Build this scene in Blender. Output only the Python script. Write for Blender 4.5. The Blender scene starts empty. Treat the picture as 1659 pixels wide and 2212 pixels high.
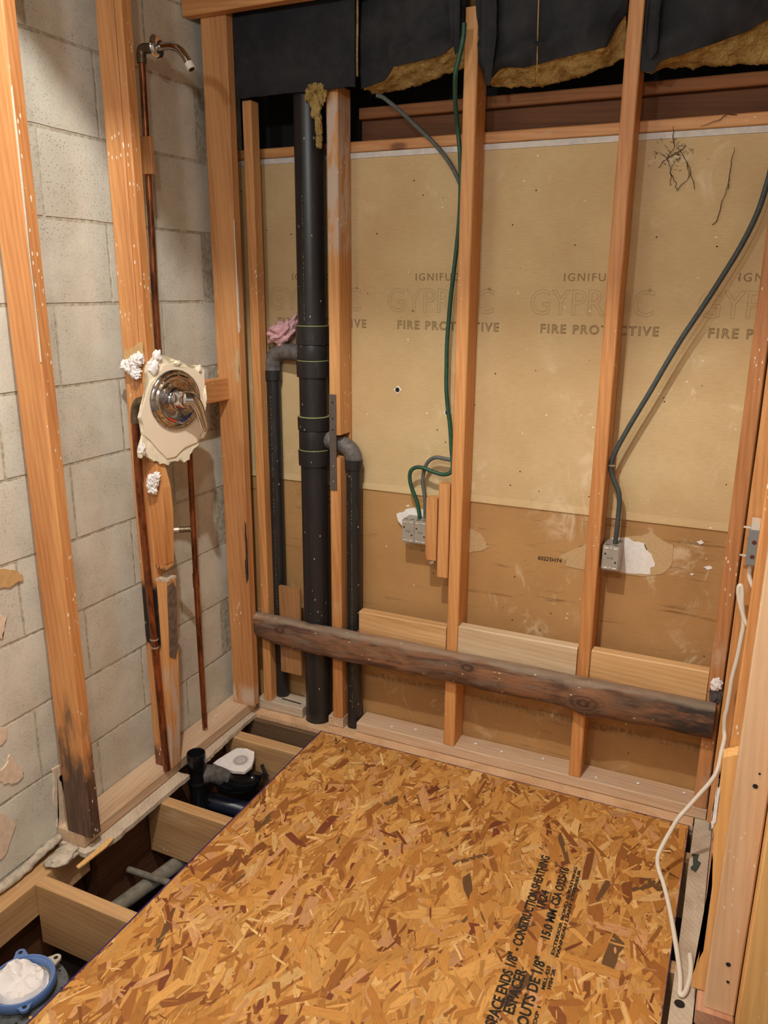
import bpy, bmesh, math, random
from mathutils import Vector, Matrix, noise
random.seed(7)
S = bpy.context.scene
C = S.collection
PI = math.pi

# ------------------------------------------------------------------ camera, light, exposure
F = Vector((-0.39884866, 0.87645507, -0.26971515))
R = Vector((0.90937145, 0.41592902, 0.00682763))
U = Vector((-0.11816647, 0.24254806, 0.96291595))
cam = bpy.data.objects.new('camera', bpy.data.cameras.new('camera'))
C.objects.link(cam)
m = Matrix.Identity(4)
for i in range(3):
    m[i][0], m[i][1], m[i][2] = R[i], U[i], -F[i]
m.translation = Vector((1.58924769, -2.26790558, 1.4672875))
cam.matrix_world = m
cam.data.sensor_fit = 'VERTICAL'
cam.data.sensor_height = 36.0
cam.data.lens = 36.0 * 1730.4236 / 2212.0
cam.data.clip_start = 0.02
S.camera = cam

S.view_settings.view_transform = 'Standard'
S.view_settings.look = 'None'
S.view_settings.gamma = 1.0
S.view_settings.exposure = 0.24
S.view_settings.use_curve_mapping = False

W = bpy.data.worlds.new('room_ambience')
S.world = W
W.use_nodes = True
W.node_tree.nodes['Background'].inputs[0].default_value = (1.0, 0.98, 0.96, 1)
W.node_tree.nodes['Background'].inputs[1].default_value = 0.10

def bulb(name, loc, power, col, size):
    l = bpy.data.lights.new(name, 'POINT')
    l.energy = power; l.color = col; l.shadow_soft_size = size
    o = bpy.data.objects.new(name, l); C.objects.link(o); o.location = loc
    return o
bulb('ceiling_bulb', (1.00, -1.60, 2.76), 100, (1.0, 0.97, 0.90), 0.022)
bulb('vanity_bulb', (1.30, -2.20, 2.12), 16, (1.0, 0.97, 0.91), 0.04)
bulb('vanity_bulb', (0.76, -2.20, 2.12), 20, (0.86, 0.93, 1.0), 0.04)

# ------------------------------------------------------------------ object helpers
def put(o, label=None, cat=None, group=None, kind=None, parent=None):
    if label: o['label'] = label
    if cat: o['category'] = cat
    if group: o['group'] = group
    if kind: o['kind'] = kind
    if parent is not None: o.parent = parent
    return o

def mesh_obj(name, bm, mat, parent=None, smooth=False, loc=(0, 0, 0), mw=None, **kw):
    me = bpy.data.meshes.new(name)
    bmesh.ops.recalc_face_normals(bm, faces=bm.faces[:])
    bm.to_mesh(me); bm.free()
    for mt in (mat if isinstance(mat, (list, tuple)) else [mat]):
        me.materials.append(mt)
    if smooth:
        for p in me.polygons: p.use_smooth = True
        if smooth is not True:
            me.set_sharp_from_angle(angle=math.radians(smooth))
    o = bpy.data.objects.new(name, me); C.objects.link(o)
    if mw is not None: o.matrix_world = mw
    else: o.location = loc
    return put(o, parent=parent, **kw)

def empty(name, loc, label, cat, **kw):
    o = bpy.data.objects.new(name, None); C.objects.link(o)
    o.location = loc; o.empty_display_size = 0.05
    return put(o, label, cat, **kw)

def child(o, parent):
    """parent o keeping its world place"""
    bpy.context.view_layer.update()
    mw = o.matrix_world.copy()
    o.parent = parent
    o.matrix_parent_inverse = parent.matrix_world.inverted()
    o.matrix_world = mw
    return o

AX = {'z': Matrix(((1, 0, 0), (0, 1, 0), (0, 0, 1))),
      'x': Matrix(((0, 0, 1), (1, 0, 0), (0, 1, 0))),
      'y': Matrix(((0, 1, 0), (0, 0, 1), (1, 0, 0)))}

def board(name, x0, x1, y0, y1, z0, z1, mat, axis='z', ch=0.003, wob=0.0007, lean=(0, 0), parent=None,
          cut=None, **kw):
    """a sawn board: chamfered section, length along its own z, slightly uneven arrises"""
    cx, cy, cz = (x0 + x1) / 2, (y0 + y1) / 2, (z0 + z1) / 2
    if axis == 'z': a, b, L, loc = x1 - x0, y1 - y0, z1 - z0, (cx, cy, z0)
    elif axis == 'x': a, b, L, loc = y1 - y0, z1 - z0, x1 - x0, (x0, cy, cz)
    else: a, b, L, loc = z1 - z0, x1 - x0, y1 - y0, (cx, y0, cz)
    a /= 2; b /= 2
    prof = [(-a, -b + ch), (-a + ch, -b), (a - ch, -b), (a, -b + ch), (a, b - ch), (a - ch, b), (-a + ch, b), (-a, b - ch)]
    n = max(2, int(L / 0.05))
    bm = bmesh.new(); rings = []
    sd = random.random() * 100
    for i in range(n + 1):
        z = L * i / n
        ring = []
        for k, (px, py) in enumerate(prof):
            q = Vector((px * 7 + sd, py * 7, z * 6))
            d = noise.noise(q) * wob
            sx = 1 if px > 0 else -1; sy = 1 if py > 0 else -1
            ring.append(bm.verts.new((px + sx * (d - wob) + lean[0] * z, py + sy * (d - wob) + lean[1] * z, z)))
        rings.append(ring)
    for i in range(n):
        for k in range(8):
            bm.faces.new((rings[i][k], rings[i][(k + 1) % 8], rings[i + 1][(k + 1) % 8], rings[i + 1][k]))
    bm.faces.new(rings[0][::-1]); bm.faces.new(rings[-1])
    if cut: cut(bm)
    mw = Matrix.Translation(loc) @ AX[axis].to_4x4()
    return mesh_obj(name, bm, mat, parent, mw=mw, **kw)

def add_box(bm, x0, x1, y0, y1, z0, z1):
    v = [bm.verts.new(p) for p in ((x0, y0, z0), (x1, y0, z0), (x1, y1, z0), (x0, y1, z0),
                                   (x0, y0, z1), (x1, y0, z1), (x1, y1, z1), (x0, y1, z1))]
    for f in ((3, 2, 1, 0), (4, 5, 6, 7), (0, 1, 5, 4), (1, 2, 6, 5), (2, 3, 7, 6), (3, 0, 4, 7)):
        bm.faces.new([v[i] for i in f])

def box_bm(*a):
    bm = bmesh.new(); add_box(bm, *a); return bm

def catmull(pts, sub=6):
    P = [Vector(p) for p in pts]
    if len(P) < 3: return P
    P = [P[0] * 2 - P[1]] + P + [P[-1] * 2 - P[-2]]
    out = []
    for i in range(1, len(P) - 2):
        for s in range(sub):
            t = s / sub
            a, b, c, d = P[i - 1], P[i], P[i + 1], P[i + 2]
            out.append(0.5 * ((2 * b) + (c - a) * t + (2 * a - 5 * b + 4 * c - d) * t * t + (3 * b - a - 3 * c + d) * t ** 3))
    out.append(P[-2]); return out

def add_tube(bm, pts, r, n=14, caps=True, flat=1.0):
    P = [Vector(p) for p in pts]
    rr = r if callable(r) else (lambda t: r)
    up = None; rings = []
    for i, p in enumerate(P):
        t = (P[min(i + 1, len(P) - 1)] - P[max(i - 1, 0)]).normalized()
        if up is None:
            up = t.orthogonal().normalized()
        up = (up - t * up.dot(t)).normalized()
        s = t.cross(up)
        q = rr(i / max(1, len(P) - 1))
        rings.append([bm.verts.new(p + up * math.cos(2 * PI * k / n) * q + s * math.sin(2 * PI * k / n) * q * flat) for k in range(n)])
    for a, b in zip(rings, rings[1:]):
        for k in range(n):
            bm.faces.new((a[k], a[(k + 1) % n], b[(k + 1) % n], b[k]))
    if caps:
        bm.faces.new(rings[0][::-1]); bm.faces.new(rings[-1])
    return rings

def tube(name, pts, r, mat, parent=None, n=14, sub=6, smooth=40, flat=1.0, **kw):
    bm = bmesh.new()
    add_tube(bm, catmull(pts, sub) if sub else pts, r, n, flat=flat)
    o = mesh_obj(name, bm, mat, None, smooth=smooth, **kw)
    if parent is not None: child(o, parent)
    return o

def add_lathe(bm, prof, mw, n=48):
    """profile of (radius, height) spun about the local z axis"""
    rings = []
    for r, h in prof:
        if r < 1e-6: rings.append([bm.verts.new(mw @ Vector((0, 0, h)))])
        else: rings.append([bm.verts.new(mw @ Vector((r * math.cos(2 * PI * k / n), r * math.sin(2 * PI * k / n), h))) for k in range(n)])
    for a, b in zip(rings, rings[1:]):
        for k in range(n):
            k2 = (k + 1) % n
            if len(a) == 1 and len(b) == 1: continue
            if len(a) == 1: bm.faces.new((a[0], b[k], b[k2]))
            elif len(b) == 1: bm.faces.new((a[k], a[k2], b[0]))
            else: bm.faces.new((a[k], a[k2], b[k2], b[k]))

def lathe(name, prof, mw, mat, parent=None, n=48, smooth=35, **kw):
    bm = bmesh.new(); add_lathe(bm, prof, mw, n)
    o = mesh_obj(name, bm, mat, None, smooth=smooth, **kw)
    if parent is not None: child(o, parent)
    return o

def frame_mat(origin, zdir, xhint=(0, 0, 1)):
    z = Vector(zdir).normalized(); x = Vector(xhint); x = (x - z * x.dot(z)).normalized(); y = z.cross(x)
    M = Matrix.Identity(4)
    for i in range(3): M[i][0], M[i][1], M[i][2] = x[i], y[i], z[i]
    M.translation = Vector(origin); return M

def jag(pts, amp, sub=4, seed=0):
    """outline with torn, ragged edges between given corners"""
    rnd = random.Random(seed); out = []
    n = len(pts)
    for i in range(n):
        a = Vector(pts[i]); b = Vector(pts[(i + 1) % n])
        for s in range(sub):
            p = a.lerp(b, s / sub)
            out.append(p + Vector([rnd.uniform(-amp, amp) for _ in range(len(p))]))
    return out

def slab(pts2, mw, h0, h1, bevel=0.0):
    """polygon in local xy extruded between local heights h0 and h1"""
    bm = bmesh.new()
    lo = [bm.verts.new(mw @ Vector((p[0], p[1], h0))) for p in pts2]
    hi = [bm.verts.new(mw @ Vector((p[0], p[1], h1))) for p in pts2]
    n = len(lo)
    for k in range(n):
        bm.faces.new((lo[k], lo[(k + 1) % n], hi[(k + 1) % n], hi[k]))
    fs = [bm.faces.new(lo[::-1]), bm.faces.new(hi)]
    bmesh.ops.triangulate(bm, faces=fs)
    return bm

def lump(size, seed, sub=3, amp=0.45, freq=1.6):
    bm = bmesh.new()
    bmesh.ops.create_icosphere(bm, subdivisions=sub, radius=1)
    for v in bm.verts:
        d = v.co.normalized()
        k = 1 + amp * noise.noise(d * freq + Vector((seed * 3.1, seed, 0))) + amp * 0.5 * noise.noise(d * freq * 3.2 + Vector((seed, 0, 7)))
        v.co = Vector((d.x * size[0], d.y * size[1], d.z * size[2])) * k
    return bm

# ------------------------------------------------------------------ materials
class N:
    def __init__(s, name, rough=0.6, metal=0.0, spec=0.5):
        s.m = bpy.data.materials.new(name); s.m.use_nodes = True
        s.t = s.m.node_tree; s.b = s.t.nodes['Principled BSDF']
        s.b.inputs['Roughness'].default_value = rough
        s.b.inputs['Metallic'].default_value = metal
        s.b.inputs['Specular IOR Level'].default_value = spec
        s._v = None
    def node(s, k, **kw):
        n = s.t.nodes.new(k)
        for a, v in kw.items(): setattr(n, a, v)
        return n
    def l(s, a, b): s.t.links.new(a, b)
    def val(s, sock, x):
        if hasattr(x, 'is_output'): s.l(x, sock)
        else: sock.default_value = x
    def obj(s, rnd=True):
        if s._v is None:
            tc = s.node('ShaderNodeTexCoord'); v = tc.outputs['Object']
            if rnd:
                oi = s.node('ShaderNodeObjectInfo')
                mu = s.node('ShaderNodeMath', operation='MULTIPLY'); s.l(oi.outputs['Random'], mu.inputs[0]); mu.inputs[1].default_value = 37.0
                ad = s.node('ShaderNodeVectorMath', operation='ADD'); s.l(v, ad.inputs[0]); s.l(mu.outputs[0], ad.inputs[1]); v = ad.outputs[0]
            s._v = v
        return s._v
    def map(s, scale, vec=None, loc=(0, 0, 0)):
        n = s.node('ShaderNodeMapping'); s.l(vec if vec is not None else s.obj(), n.inputs[0])
        n.inputs['Scale'].default_value = scale; n.inputs['Location'].default_value = loc
        return n.outputs[0]
    def noise(s, vec, scale, detail=4, rough=0.55, dist=0.0):
        n = s.node('ShaderNodeTexNoise'); s.l(vec, n.inputs['Vector'])
        n.inputs['Scale'].default_value = scale; n.inputs['Detail'].default_value = detail
        n.inputs['Roughness'].default_value = rough; n.inputs['Distortion'].default_value = dist
        return n.outputs['Fac']
    def voro(s, vec, scale, out='Distance', feat='F1'):
        n = s.node('ShaderNodeTexVoronoi', feature=feat); s.l(vec, n.inputs['Vector']); n.inputs['Scale'].default_value = scale
        return n.outputs[out] if isinstance(out, str) else [n.outputs[o] for o in out]
    def rng(s, x, a, b, c=0.0, d=1.0, smooth=True):
        n = s.node('ShaderNodeMapRange', interpolation_type='SMOOTHSTEP' if smooth else 'LINEAR')
        s.l(x, n.inputs[0])
        for i, v in enumerate((a, b, c, d)): n.inputs[1 + i].default_value = v
        return n.outputs[0]
    def mth(s, op, a, b=0.0):
        n = s.node('ShaderNodeMath', operation=op); s.val(n.inputs[0], a); s.val(n.inputs[1], b); return n.outputs[0]
    def mix(s, fac, a, b, mode='MIX'):
        n = s.node('ShaderNodeMix', data_type='RGBA', blend_type=mode)
        s.val(n.inputs['Factor'], fac)
        for k, x in (('A', a), ('B', b)):
            sock = [i for i in n.inputs if i.name == k and i.type == 'RGBA'][0]
            s.val(sock, x if hasattr(x, 'is_output') else (x[0], x[1], x[2], 1))
        return [o for o in n.outputs if o.type == 'RGBA'][0]
    def sep(s, vec):
        n = s.node('ShaderNodeSeparateXYZ'); s.l(vec, n.inputs[0]); return n.outputs
    def bump(s, h, strength=0.3, dist=0.002):
        n = s.node('ShaderNodeBump'); s.l(h, n.inputs['Height']); n.inputs['Strength'].default_value = strength
        n.inputs['Distance'].default_value = dist; s.l(n.outputs[0], s.b.inputs['Normal'])
    def col(s, c):
        s.val(s.b.inputs['Base Color'], c if hasattr(c, 'is_output') else (c[0], c[1], c[2], 1)); return s.m

def srgb(r, g, b):
    f = lambda c: (c / 255 / 12.92) if c / 255 <= 0.04045 else ((c / 255 + 0.055) / 1.055) ** 2.4
    return (f(r), f(g), f(b))

def wood(name, light, dark, knots=0.5, specks=0.0, rot=None, rough=0.55, dust=0.0, drip=0.0, burn=None, grain=1.0, lime=None):
    w = N(name, rough)
    light = srgb(*light); dark = srgb(*dark)
    v = w.obj()
    big = w.noise(w.map((14, 14, 1.1)), 1.0, 3, 0.5, 0.6)
    fine = w.noise(w.map((260, 260, 9)), 1.0, 3, 0.6)
    rings = w.node('ShaderNodeTexWave', wave_type='BANDS', bands_direction='DIAGONAL')
    w.l(w.map((1, 1, 0.07)), rings.inputs[0]); rings.inputs['Scale'].default_value = 38; rings.inputs['Distortion'].default_value = 5.5
    rings.inputs['Detail'].default_value = 2; rings.inputs['Detail Scale'].default_value = 1.2
    f = w.mth('ADD', w.mth('MULTIPLY', big, 0.65), w.mth('ADD', w.mth('MULTIPLY', fine, 0.26 * grain), w.mth('MULTIPLY', rings.outputs['Fac'], 0.09 * grain)))
    c = w.mix(w.rng(f, 0.30, 0.80), light, dark)
    if knots:
        dis, colr = w.voro(w.map((7, 7, 2.6)), 1.0, ('Distance', 'Color'))
        have = w.rng(w.sep(colr)[0], 1 - knots * 0.6, 1 - knots * 0.6 + 0.02)
        k = w.mth('MULTIPLY', w.rng(dis, 0.10, 0.045), have)
        halo = w.mth('MULTIPLY', w.rng(dis, 0.34, 0.05), w.mth('MULTIPLY', have, 0.45))
        c = w.mix(halo, c, dark)
        c = w.mix(w.mth('MULTIPLY', k, 0.85), c, (dark[0] * 0.35, dark[1] * 0.28, dark[2] * 0.25))
    if dust:
        d = w.rng(w.noise(w.map((9, 9, 4)), 1.0, 6, 0.7), 0.62 - dust * 0.14, 0.86 - dust * 0.1)
        c = w.mix(w.mth('MULTIPLY', d, 0.65), c, srgb(214, 194, 170))
    if rot:   # decayed, water-stained end (along the board's own length)
        z0, z1, rc = rot
        zz = w.sep(w.node('ShaderNodeTexCoord').outputs['Object'])[2]
        n2 = w.noise(w.map((22, 22, 6)), 1.0, 5, 0.65)
        fz = w.mth('ADD', w.rng(zz, z1, z0, 0, 1, False), w.mth('MULTIPLY', w.mth('SUBTRACT', n2, 0.5), 1.5))
        c = w.mix(w.mth('MULTIPLY', w.rng(fz, 0.28, 0.75), 0.92), c, w.mix(w.rng(w.noise(w.map((120, 120, 14)), 1, 4), 0.4, 0.65), srgb(*rc), (srgb(*rc)[0] * 2.4, srgb(*rc)[1] * 2.4, srgb(*rc)[2] * 2.6)))
    if burn:  # scorch mark left by a torch
        z0, z1 = burn
        zz = w.sep(w.node('ShaderNodeTexCoord').outputs['Object'])[2]
        n3 = w.noise(w.map((30, 30, 20)), 1.0, 3, 0.6)
        lo = w.rng(zz, z0 - 0.015, z0 + 0.015); hi = w.rng(zz, z1 + 0.02, z1 - 0.02)
        c = w.mix(w.mth('MULTIPLY', w.mth('MULTIPLY', lo, hi), w.rng(n3, 0.36, 0.46)), c, (0.012, 0.011, 0.010))
    if lime:  # pale plaster film from z0 to z1
        z0, z1 = lime
        zz = w.sep(w.node('ShaderNodeTexCoord').outputs['Object'])[2]
        n4 = w.noise(w.map((40, 40, 9)), 1.0, 4, 0.65)
        c = w.mix(w.mth('MULTIPLY', w.mth('MULTIPLY', w.rng(zz, z0 - .02, z0 + .03), w.rng(zz, z1 + .03, z1 - .02)), w.rng(n4, 0.38, 0.55)), c, srgb(206, 184, 166))
    if specks:  # spatters of white paint and plaster
        dis, colr = w.voro(w.map((150, 150, 62)), 1.0, ('Distance', 'Color'))
        msk = w.rng(w.noise(w.map((7, 7, 3)), 1.0, 2), 0.66 - specks * 0.25, 0.70 - specks * 0.2)
        sel = w.rng(w.sep(colr)[1], 0.80, 0.82)
        c = w.mix(w.mth('MULTIPLY', w.mth('MULTIPLY', w.rng(dis, 0.34, 0.25), sel), msk), c, srgb(238, 226, 208))
    w.bump(w.mth('ADD', w.mth('MULTIPLY', fine, 0.6), big), 0.22, 0.0015)
    return w.col(c)

ORANGE = wood('orange_fir', (224, 164, 102), (180, 112, 60), knots=0.35, specks=0.55, dust=0.25)
ORANGE2 = wood('orange_fir_clean', (222, 164, 104), (176, 112, 60), knots=0.5, specks=0.25, dust=0.35)
ROTTEN = wood('orange_fir_rotten_foot', (220, 158, 98), (172, 104, 58), knots=0.3, specks=0.8, rot=(0.02, 0.52, (58, 46, 40)), dust=0.2)
SHOWER_STUD = wood('orange_fir_scorched', (220, 158, 98), (166, 102, 58), knots=0.3, specks=0.3, burn=(0.40, 0.60), rot=(0.0, 0.12, (90, 52, 34)))
STRIP = wood('furring_fir', (228, 170, 108), (186, 124, 70), knots=0.3, specks=0.3, lime=(0.0, 0.34))
CORNER = wood('corner_fir', (212, 154, 98), (168, 108, 62), knots=0.6, specks=0.3, dust=0.3, lime=(0.0, 0.06))
PALE = wood('pale_spruce', (226, 186, 134), (188, 138, 86), knots=0.6, specks=0.3, dust=0.45)
CREAM = wood('pale_planed_wood', (228, 192, 154), (200, 156, 116), knots=0.4, specks=0.15, dust=0.5)
BRIGHT = wood('bright_yellow_pine', (240, 196, 130), (216, 158, 92), knots=0.2, specks=0.1, dust=0.2)
GREYW = wood('weathered_grey_wood', (210, 196, 176), (172, 150, 126), knots=0.4, specks=0.3, dust=0.7, rough=0.8)
JOIST = wood('joist_spruce', (206, 166, 118), (166, 124, 80), knots=0.4, specks=0.1, dust=0.25)
DARKW = wood('old_dark_lumber', (110, 68, 38), (60, 36, 20), knots=0.2, rough=0.8)
BROWN = wood('old_brown_lumber', (150, 96, 54), (104, 62, 32), knots=0.2, rough=0.75)
def beam_mat():
    w = N('dark_wane_beam', 0.85)
    v = w.obj()
    loc = w.sep(w.node('ShaderNodeTexCoord').outputs['Object'])
    a = w.noise(w.map((16, 16, 3.2)), 1, 4, 0.6, 1.2); b = w.noise(w.map((90, 90, 10)), 1, 5, 0.7, 0.6); d = w.noise(w.map((30, 30, 9), None, (4, 2, 9)), 1, 3, 0.6)
    c = w.mix(w.rng(a, 0.34, 0.62), srgb(92, 66, 52), srgb(150, 108, 78))
    c = w.mix(w.mth('MULTIPLY', w.rng(d, 0.46, 0.66), 0.8), c, srgb(126, 108, 94))
    c = w.mix(w.mth('MULTIPLY', w.rng(b, 0.52, 0.70), 0.75), c, srgb(54, 37, 29))
    c = w.mix(w.mth('MULTIPLY', w.rng(loc[2], 1.22, 1.46), w.rng(d, 0.34, 0.55)), c, srgb(58, 50, 46))
    for kx, ky, kr in ((1.155, .318, .062), (.80, .350, .04), (.13, .345, .03)):   # grain swirling round the knots
        sx = w.mth('MULTIPLY', w.mth('SUBTRACT', loc[2], kx), 0.55); sy = w.mth('SUBTRACT', loc[1], ky)
        r = w.mth('SQRT', w.mth('ADD', w.mth('MULTIPLY', sx, sx), w.mth('MULTIPLY', sy, sy)))
        rw = w.mth('ADD', r, w.mth('MULTIPLY', w.mth('SUBTRACT', b, 0.5), 0.02))
        rg = w.mth('SINE', w.mth('MULTIPLY', rw, 520.0))
        f = w.rng(r, kr * .62, kr * .2)
        c = w.mix(w.mth('MULTIPLY', f, 0.85), c, w.mix(w.rng(rg, -.6, .8), srgb(58, 40, 32), srgb(112, 78, 56)))
    c = w.mix(w.mth('MULTIPLY', w.rng(w.mth('ADD', loc[1], w.mth('MULTIPLY', d, 0.03)), 0.379, 0.394), 0.55), c, srgb(168, 150, 130))
    dis, colr = w.voro(w.map((110, 110, 60)), 1.0, ('Distance', 'Color'))
    c = w.mix(w.mth('MULTIPLY', w.rng(dis, 0.26, 0.18), w.rng(w.sep(colr)[1], 0.95, 0.96)), c, srgb(226, 214, 196))
    w.bump(w.mth('ADD', b, a), 0.8, 0.004)
    return w.col(c)
LOGW = beam_mat()
PLATE = wood('bottom_plate_fir', (218, 190, 160), (180, 144, 112), knots=0.4, specks=0.3, dust=0.9, rough=0.7)

def plain(name, c, rough=0.5, metal=0.0, spec=0.5, var=0.0, vs=30, bump=0.0):
    w = N(name, rough, metal, spec)
    c = srgb(*c)
    if var or bump:
        n = w.noise(w.obj(False), vs, 5, 0.65)
        if var: cc = w.mix(w.rng(n, 0.3, 0.7), tuple(x * (1 - var) for x in c), tuple(min(1, x * (1 + var)) for x in c))
        else: cc = c
        if bump: w.bump(n, bump, 0.004)
        return w.col(cc)
    return w.col(c)

def black_pipe():
    w = N('black_abs', 0.36, 0, 0.5)
    n = w.noise(w.map((60, 60, 9)), 1, 5, 0.7)
    d, cl = w.voro(w.map((120, 120, 60)), 1, ('Distance', 'Color'))
    sp = w.mth('MULTIPLY', w.rng(d, 0.25, 0.15), w.rng(w.sep(cl)[0], 0.93, 0.94))
    c = w.mix(w.rng(n, 0.55, 0.85), srgb(38, 37, 38), srgb(74, 72, 70))
    return w.col(w.mix(sp, c, srgb(190, 180, 170)))
ABS = black_pipe()
ABS_NEW = plain('new_black_abs', (24, 24, 26), 0.22)
GLUE = plain('yellow_pipe_glue', (150, 152, 96), 0.5)
GREYABS = plain('dusty_black_abs', (96, 92, 90), 0.6, var=0.4, vs=60)
PINK = plain('pink_insulation', (226, 178, 182), 0.95, var=0.2, vs=200, bump=0.8)
CHROME = plain('chrome', (214, 214, 216), 0.07, 1.0)
def chrome_worn():
    w = N('spotted_chrome', 0.1, 1.0)
    n = w.noise(w.obj(False), 90, 6, 0.75)
    f = w.rng(n, 0.45, 0.7)
    w.l(w.rng(n, 0.4, 0.75, 0.07, 0.38), w.b.inputs['Roughness'])
    return w.col(w.mix(f, srgb(206, 204, 204), srgb(120, 110, 104)))
CHROME_OLD = chrome_worn()
def copper():
    w = N('aged_copper', 0.38, 0.85)
    n = w.noise(w.map((40, 40, 12)), 1, 5, 0.7)
    return w.col(w.mix(w.rng(n, 0.35, 0.68), srgb(176, 108, 70), srgb(92, 56, 40)))
COPPER = copper()
SOLDER = plain('solder', (196, 184, 170), 0.35, 0.8)
BRASS = plain('dull_brass', (120, 104, 84), 0.45, 0.8, var=0.3, vs=80)
STEEL = plain('grey_nail_plate', (120, 110, 104), 0.45, 0.6, var=0.1, vs=40)
BOXGREY = plain('galvanised_box', (176, 170, 160), 0.5, 0.35, var=0.08, vs=40)
TABLIGHT = plain('shiny_knockout', (236, 230, 220), 0.35, 0.3)
HOLE = plain('dark_hole', (26, 20, 16), 0.8)
PLASTER = plain('white_plaster', (240, 234, 232), 0.9, var=0.06, vs=60, bump=0.6)
CREAMTILE = plain('cream_wall_tile', (238, 222, 198), 0.32)
PAPERTAN = plain('torn_brown_paper', (202, 164, 112), 0.85, var=0.1, vs=40)
PAPERPALE = plain('pale_torn_paper', (196, 166, 122), 0.9, var=0.08, vs=120)
GYPWHITE = plain('bare_gypsum', (238, 234, 230), 0.95, var=0.05, vs=80, bump=0.3)
WHITEPAINT = plain('dried_white_paint', (226, 216, 200), 0.7, var=0.08, vs=80)
PEEL = plain('peeling_cream_paint', (226, 206, 184), 0.8, var=0.1, vs=50, bump=0.3)
STRIPW = plain('white_board_edge', (216, 210, 204), 0.85, var=0.1, vs=40)
INK = plain('black_ink', (44, 36, 26), 0.8)
INKFAINT = plain('faded_grey_ink', (154, 126, 88), 0.9)
INKFAINT2 = plain('faded_outline_ink', (184, 154, 110), 0.9)
PURPLE = plain('purple_edge_seal', (64, 34, 96), 0.6)
WHITECABLE = plain('white_cable_sheath', (232, 222, 206), 0.42)
GREENCABLE = plain('green_cable_sheath', (34, 78, 58), 0.5, var=0.25, vs=60)
GREYCABLE = plain('grey_cable_sheath', (92, 96, 92), 0.6, var=0.25, vs=80)
DARKCABLE = plain('dark_grey_cable_sheath', (66, 74, 74), 0.6, var=0.2, vs=90)
BLUERING = plain('blue_plastic', (98, 128, 182), 0.3)
BLUEPIPE = plain('blue_grey_pipe', (92, 118, 142), 0.45, var=0.1)
OLDPIPE = plain('old_grey_pipe', (128, 122, 108), 0.75, var=0.25, vs=40)
FLANGE = plain('worn_black_flange', (92, 96, 96), 0.55, var=0.5, vs=40)
RAG = plain('white_paper_towel', (236, 230, 228), 0.9, bump=0.2, vs=120)
BLUEWHITE = plain('white_plastic_scrap', (206, 216, 230), 0.5)
DIRT = plain('dark_earth', (44, 31, 22), 0.95, var=0.4, vs=14, bump=0.6)
VOID = plain('cavity_void_black', (30, 29, 30), 0.95)  # near-black colour stands in for the unlit cavity
TAPE = plain('dark_green_scrap', (62, 74, 68), 0.7, var=0.2)
MORTAR = plain('crumbled_mortar', (192, 180, 162), 0.95, var=0.25, vs=50, bump=0.8)
DUSTBROWN = plain('cobweb_dust', (58, 40, 24), 0.95)
RED = plain('red_mark', (196, 60, 40), 0.4)
BLUE = plain('blue_mark', (44, 60, 130), 0.4)
CEIL = plain('ceiling_board', (150, 126, 98), 0.9)

def black_paper():
    w = N('black_tar_paper', 0.75, 0, 0.3)
    n = w.noise(w.obj(False), 9, 6, 0.7); n2 = w.noise(w.map((30, 30, 5), w.obj(False)), 1, 4, 0.7)
    c = w.mix(w.rng(n, 0.35, 0.75), srgb(30, 31, 35), srgb(52, 50, 51))
    c = w.mix(w.rng(n2, 0.70, 0.80), c, srgb(104, 94, 84))
    w.bump(n, 0.35, 0.01); return w.col(c)
TARPAPER = black_paper()
def glasswool():
    w = N('yellow_glass_wool', 0.95, 0, 0.1)
    n = w.noise(w.obj(False), 24, 6, 0.75); n2 = w.noise(w.obj(False), 160, 4, 0.7)
    c = w.mix(w.rng(n, 0.35, 0.7), srgb(214, 184, 118), srgb(156, 120, 62))
    w.bump(w.mth('ADD', n, n2), 0.9, 0.01); return w.col(c)
WOOL = glasswool()

def gypsum(name, a, b, marks):
    w = N(name, 0.75, 0, 0.35)
    v = w.obj(False)
    n = w.noise(v, 2.2, 5, 0.6)
    fib = w.noise(w.map((40, 40, 260), v), 1, 3)
    c = w.mix(w.rng(n, 0.3, 0.72), srgb(*a), srgb(*b))
    c = w.mix(w.mth('MULTIPLY', w.rng(fib, 0.35, 0.7), 0.10), c, srgb(120, 84, 48))
    sc = w.noise(w.map((9, 9, 7), v, (3, 1, 2)), 1, 8, 0.72, 1.4)
    m1 = w.rng(w.noise(v, 3.1, 2), 0.46, 0.62)
    c = w.mix(w.mth('MULTIPLY', w.mth('MULTIPLY', w.rng(sc, 0.52, 0.70), m1), 0.62), c, srgb(234, 216, 184))
    if marks:
        st = w.noise(w.map((5, 5, 75), v), 1, 4, 0.6)
        m2 = w.rng(w.noise(w.map((5, 5, 12), v, (5, 0, 1)), 1, 2), 0.46, 0.62)
        c = w.mix(w.mth('MULTIPLY', w.mth('MULTIPLY', w.rng(st, 0.55, 0.68), m2), 0.62), c, srgb(92, 58, 30))
    d, cl = w.voro(w.map((34, 34, 34), v), 1, ('Distance', 'Color'))
    c = w.mix(w.mth('MULTIPLY', w.rng(d, 0.10, 0.06), w.rng(w.sep(cl)[0], 0.86, 0.87)), c, srgb(70, 48, 30))
    d2, cl2 = w.voro(w.map((30, 30, 44), v, (2, 2, 2)), 1, ('Distance', 'Color'))
    c = w.mix(w.mth('MULTIPLY', w.rng(d2, 0.12, 0.07), w.rng(w.sep(cl2)[0], 0.90, 0.91)), c, srgb(236, 224, 204))
    w.bump(fib, 0.12, 0.001)
    return w.col(c)
GYP_UP = gypsum('upper_gypsum_paper', (216, 192, 146), (198, 168, 122), False)
GYP_LO = gypsum('lower_gypsum_paper', (190, 148, 96), (168, 127, 80), True)

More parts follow.
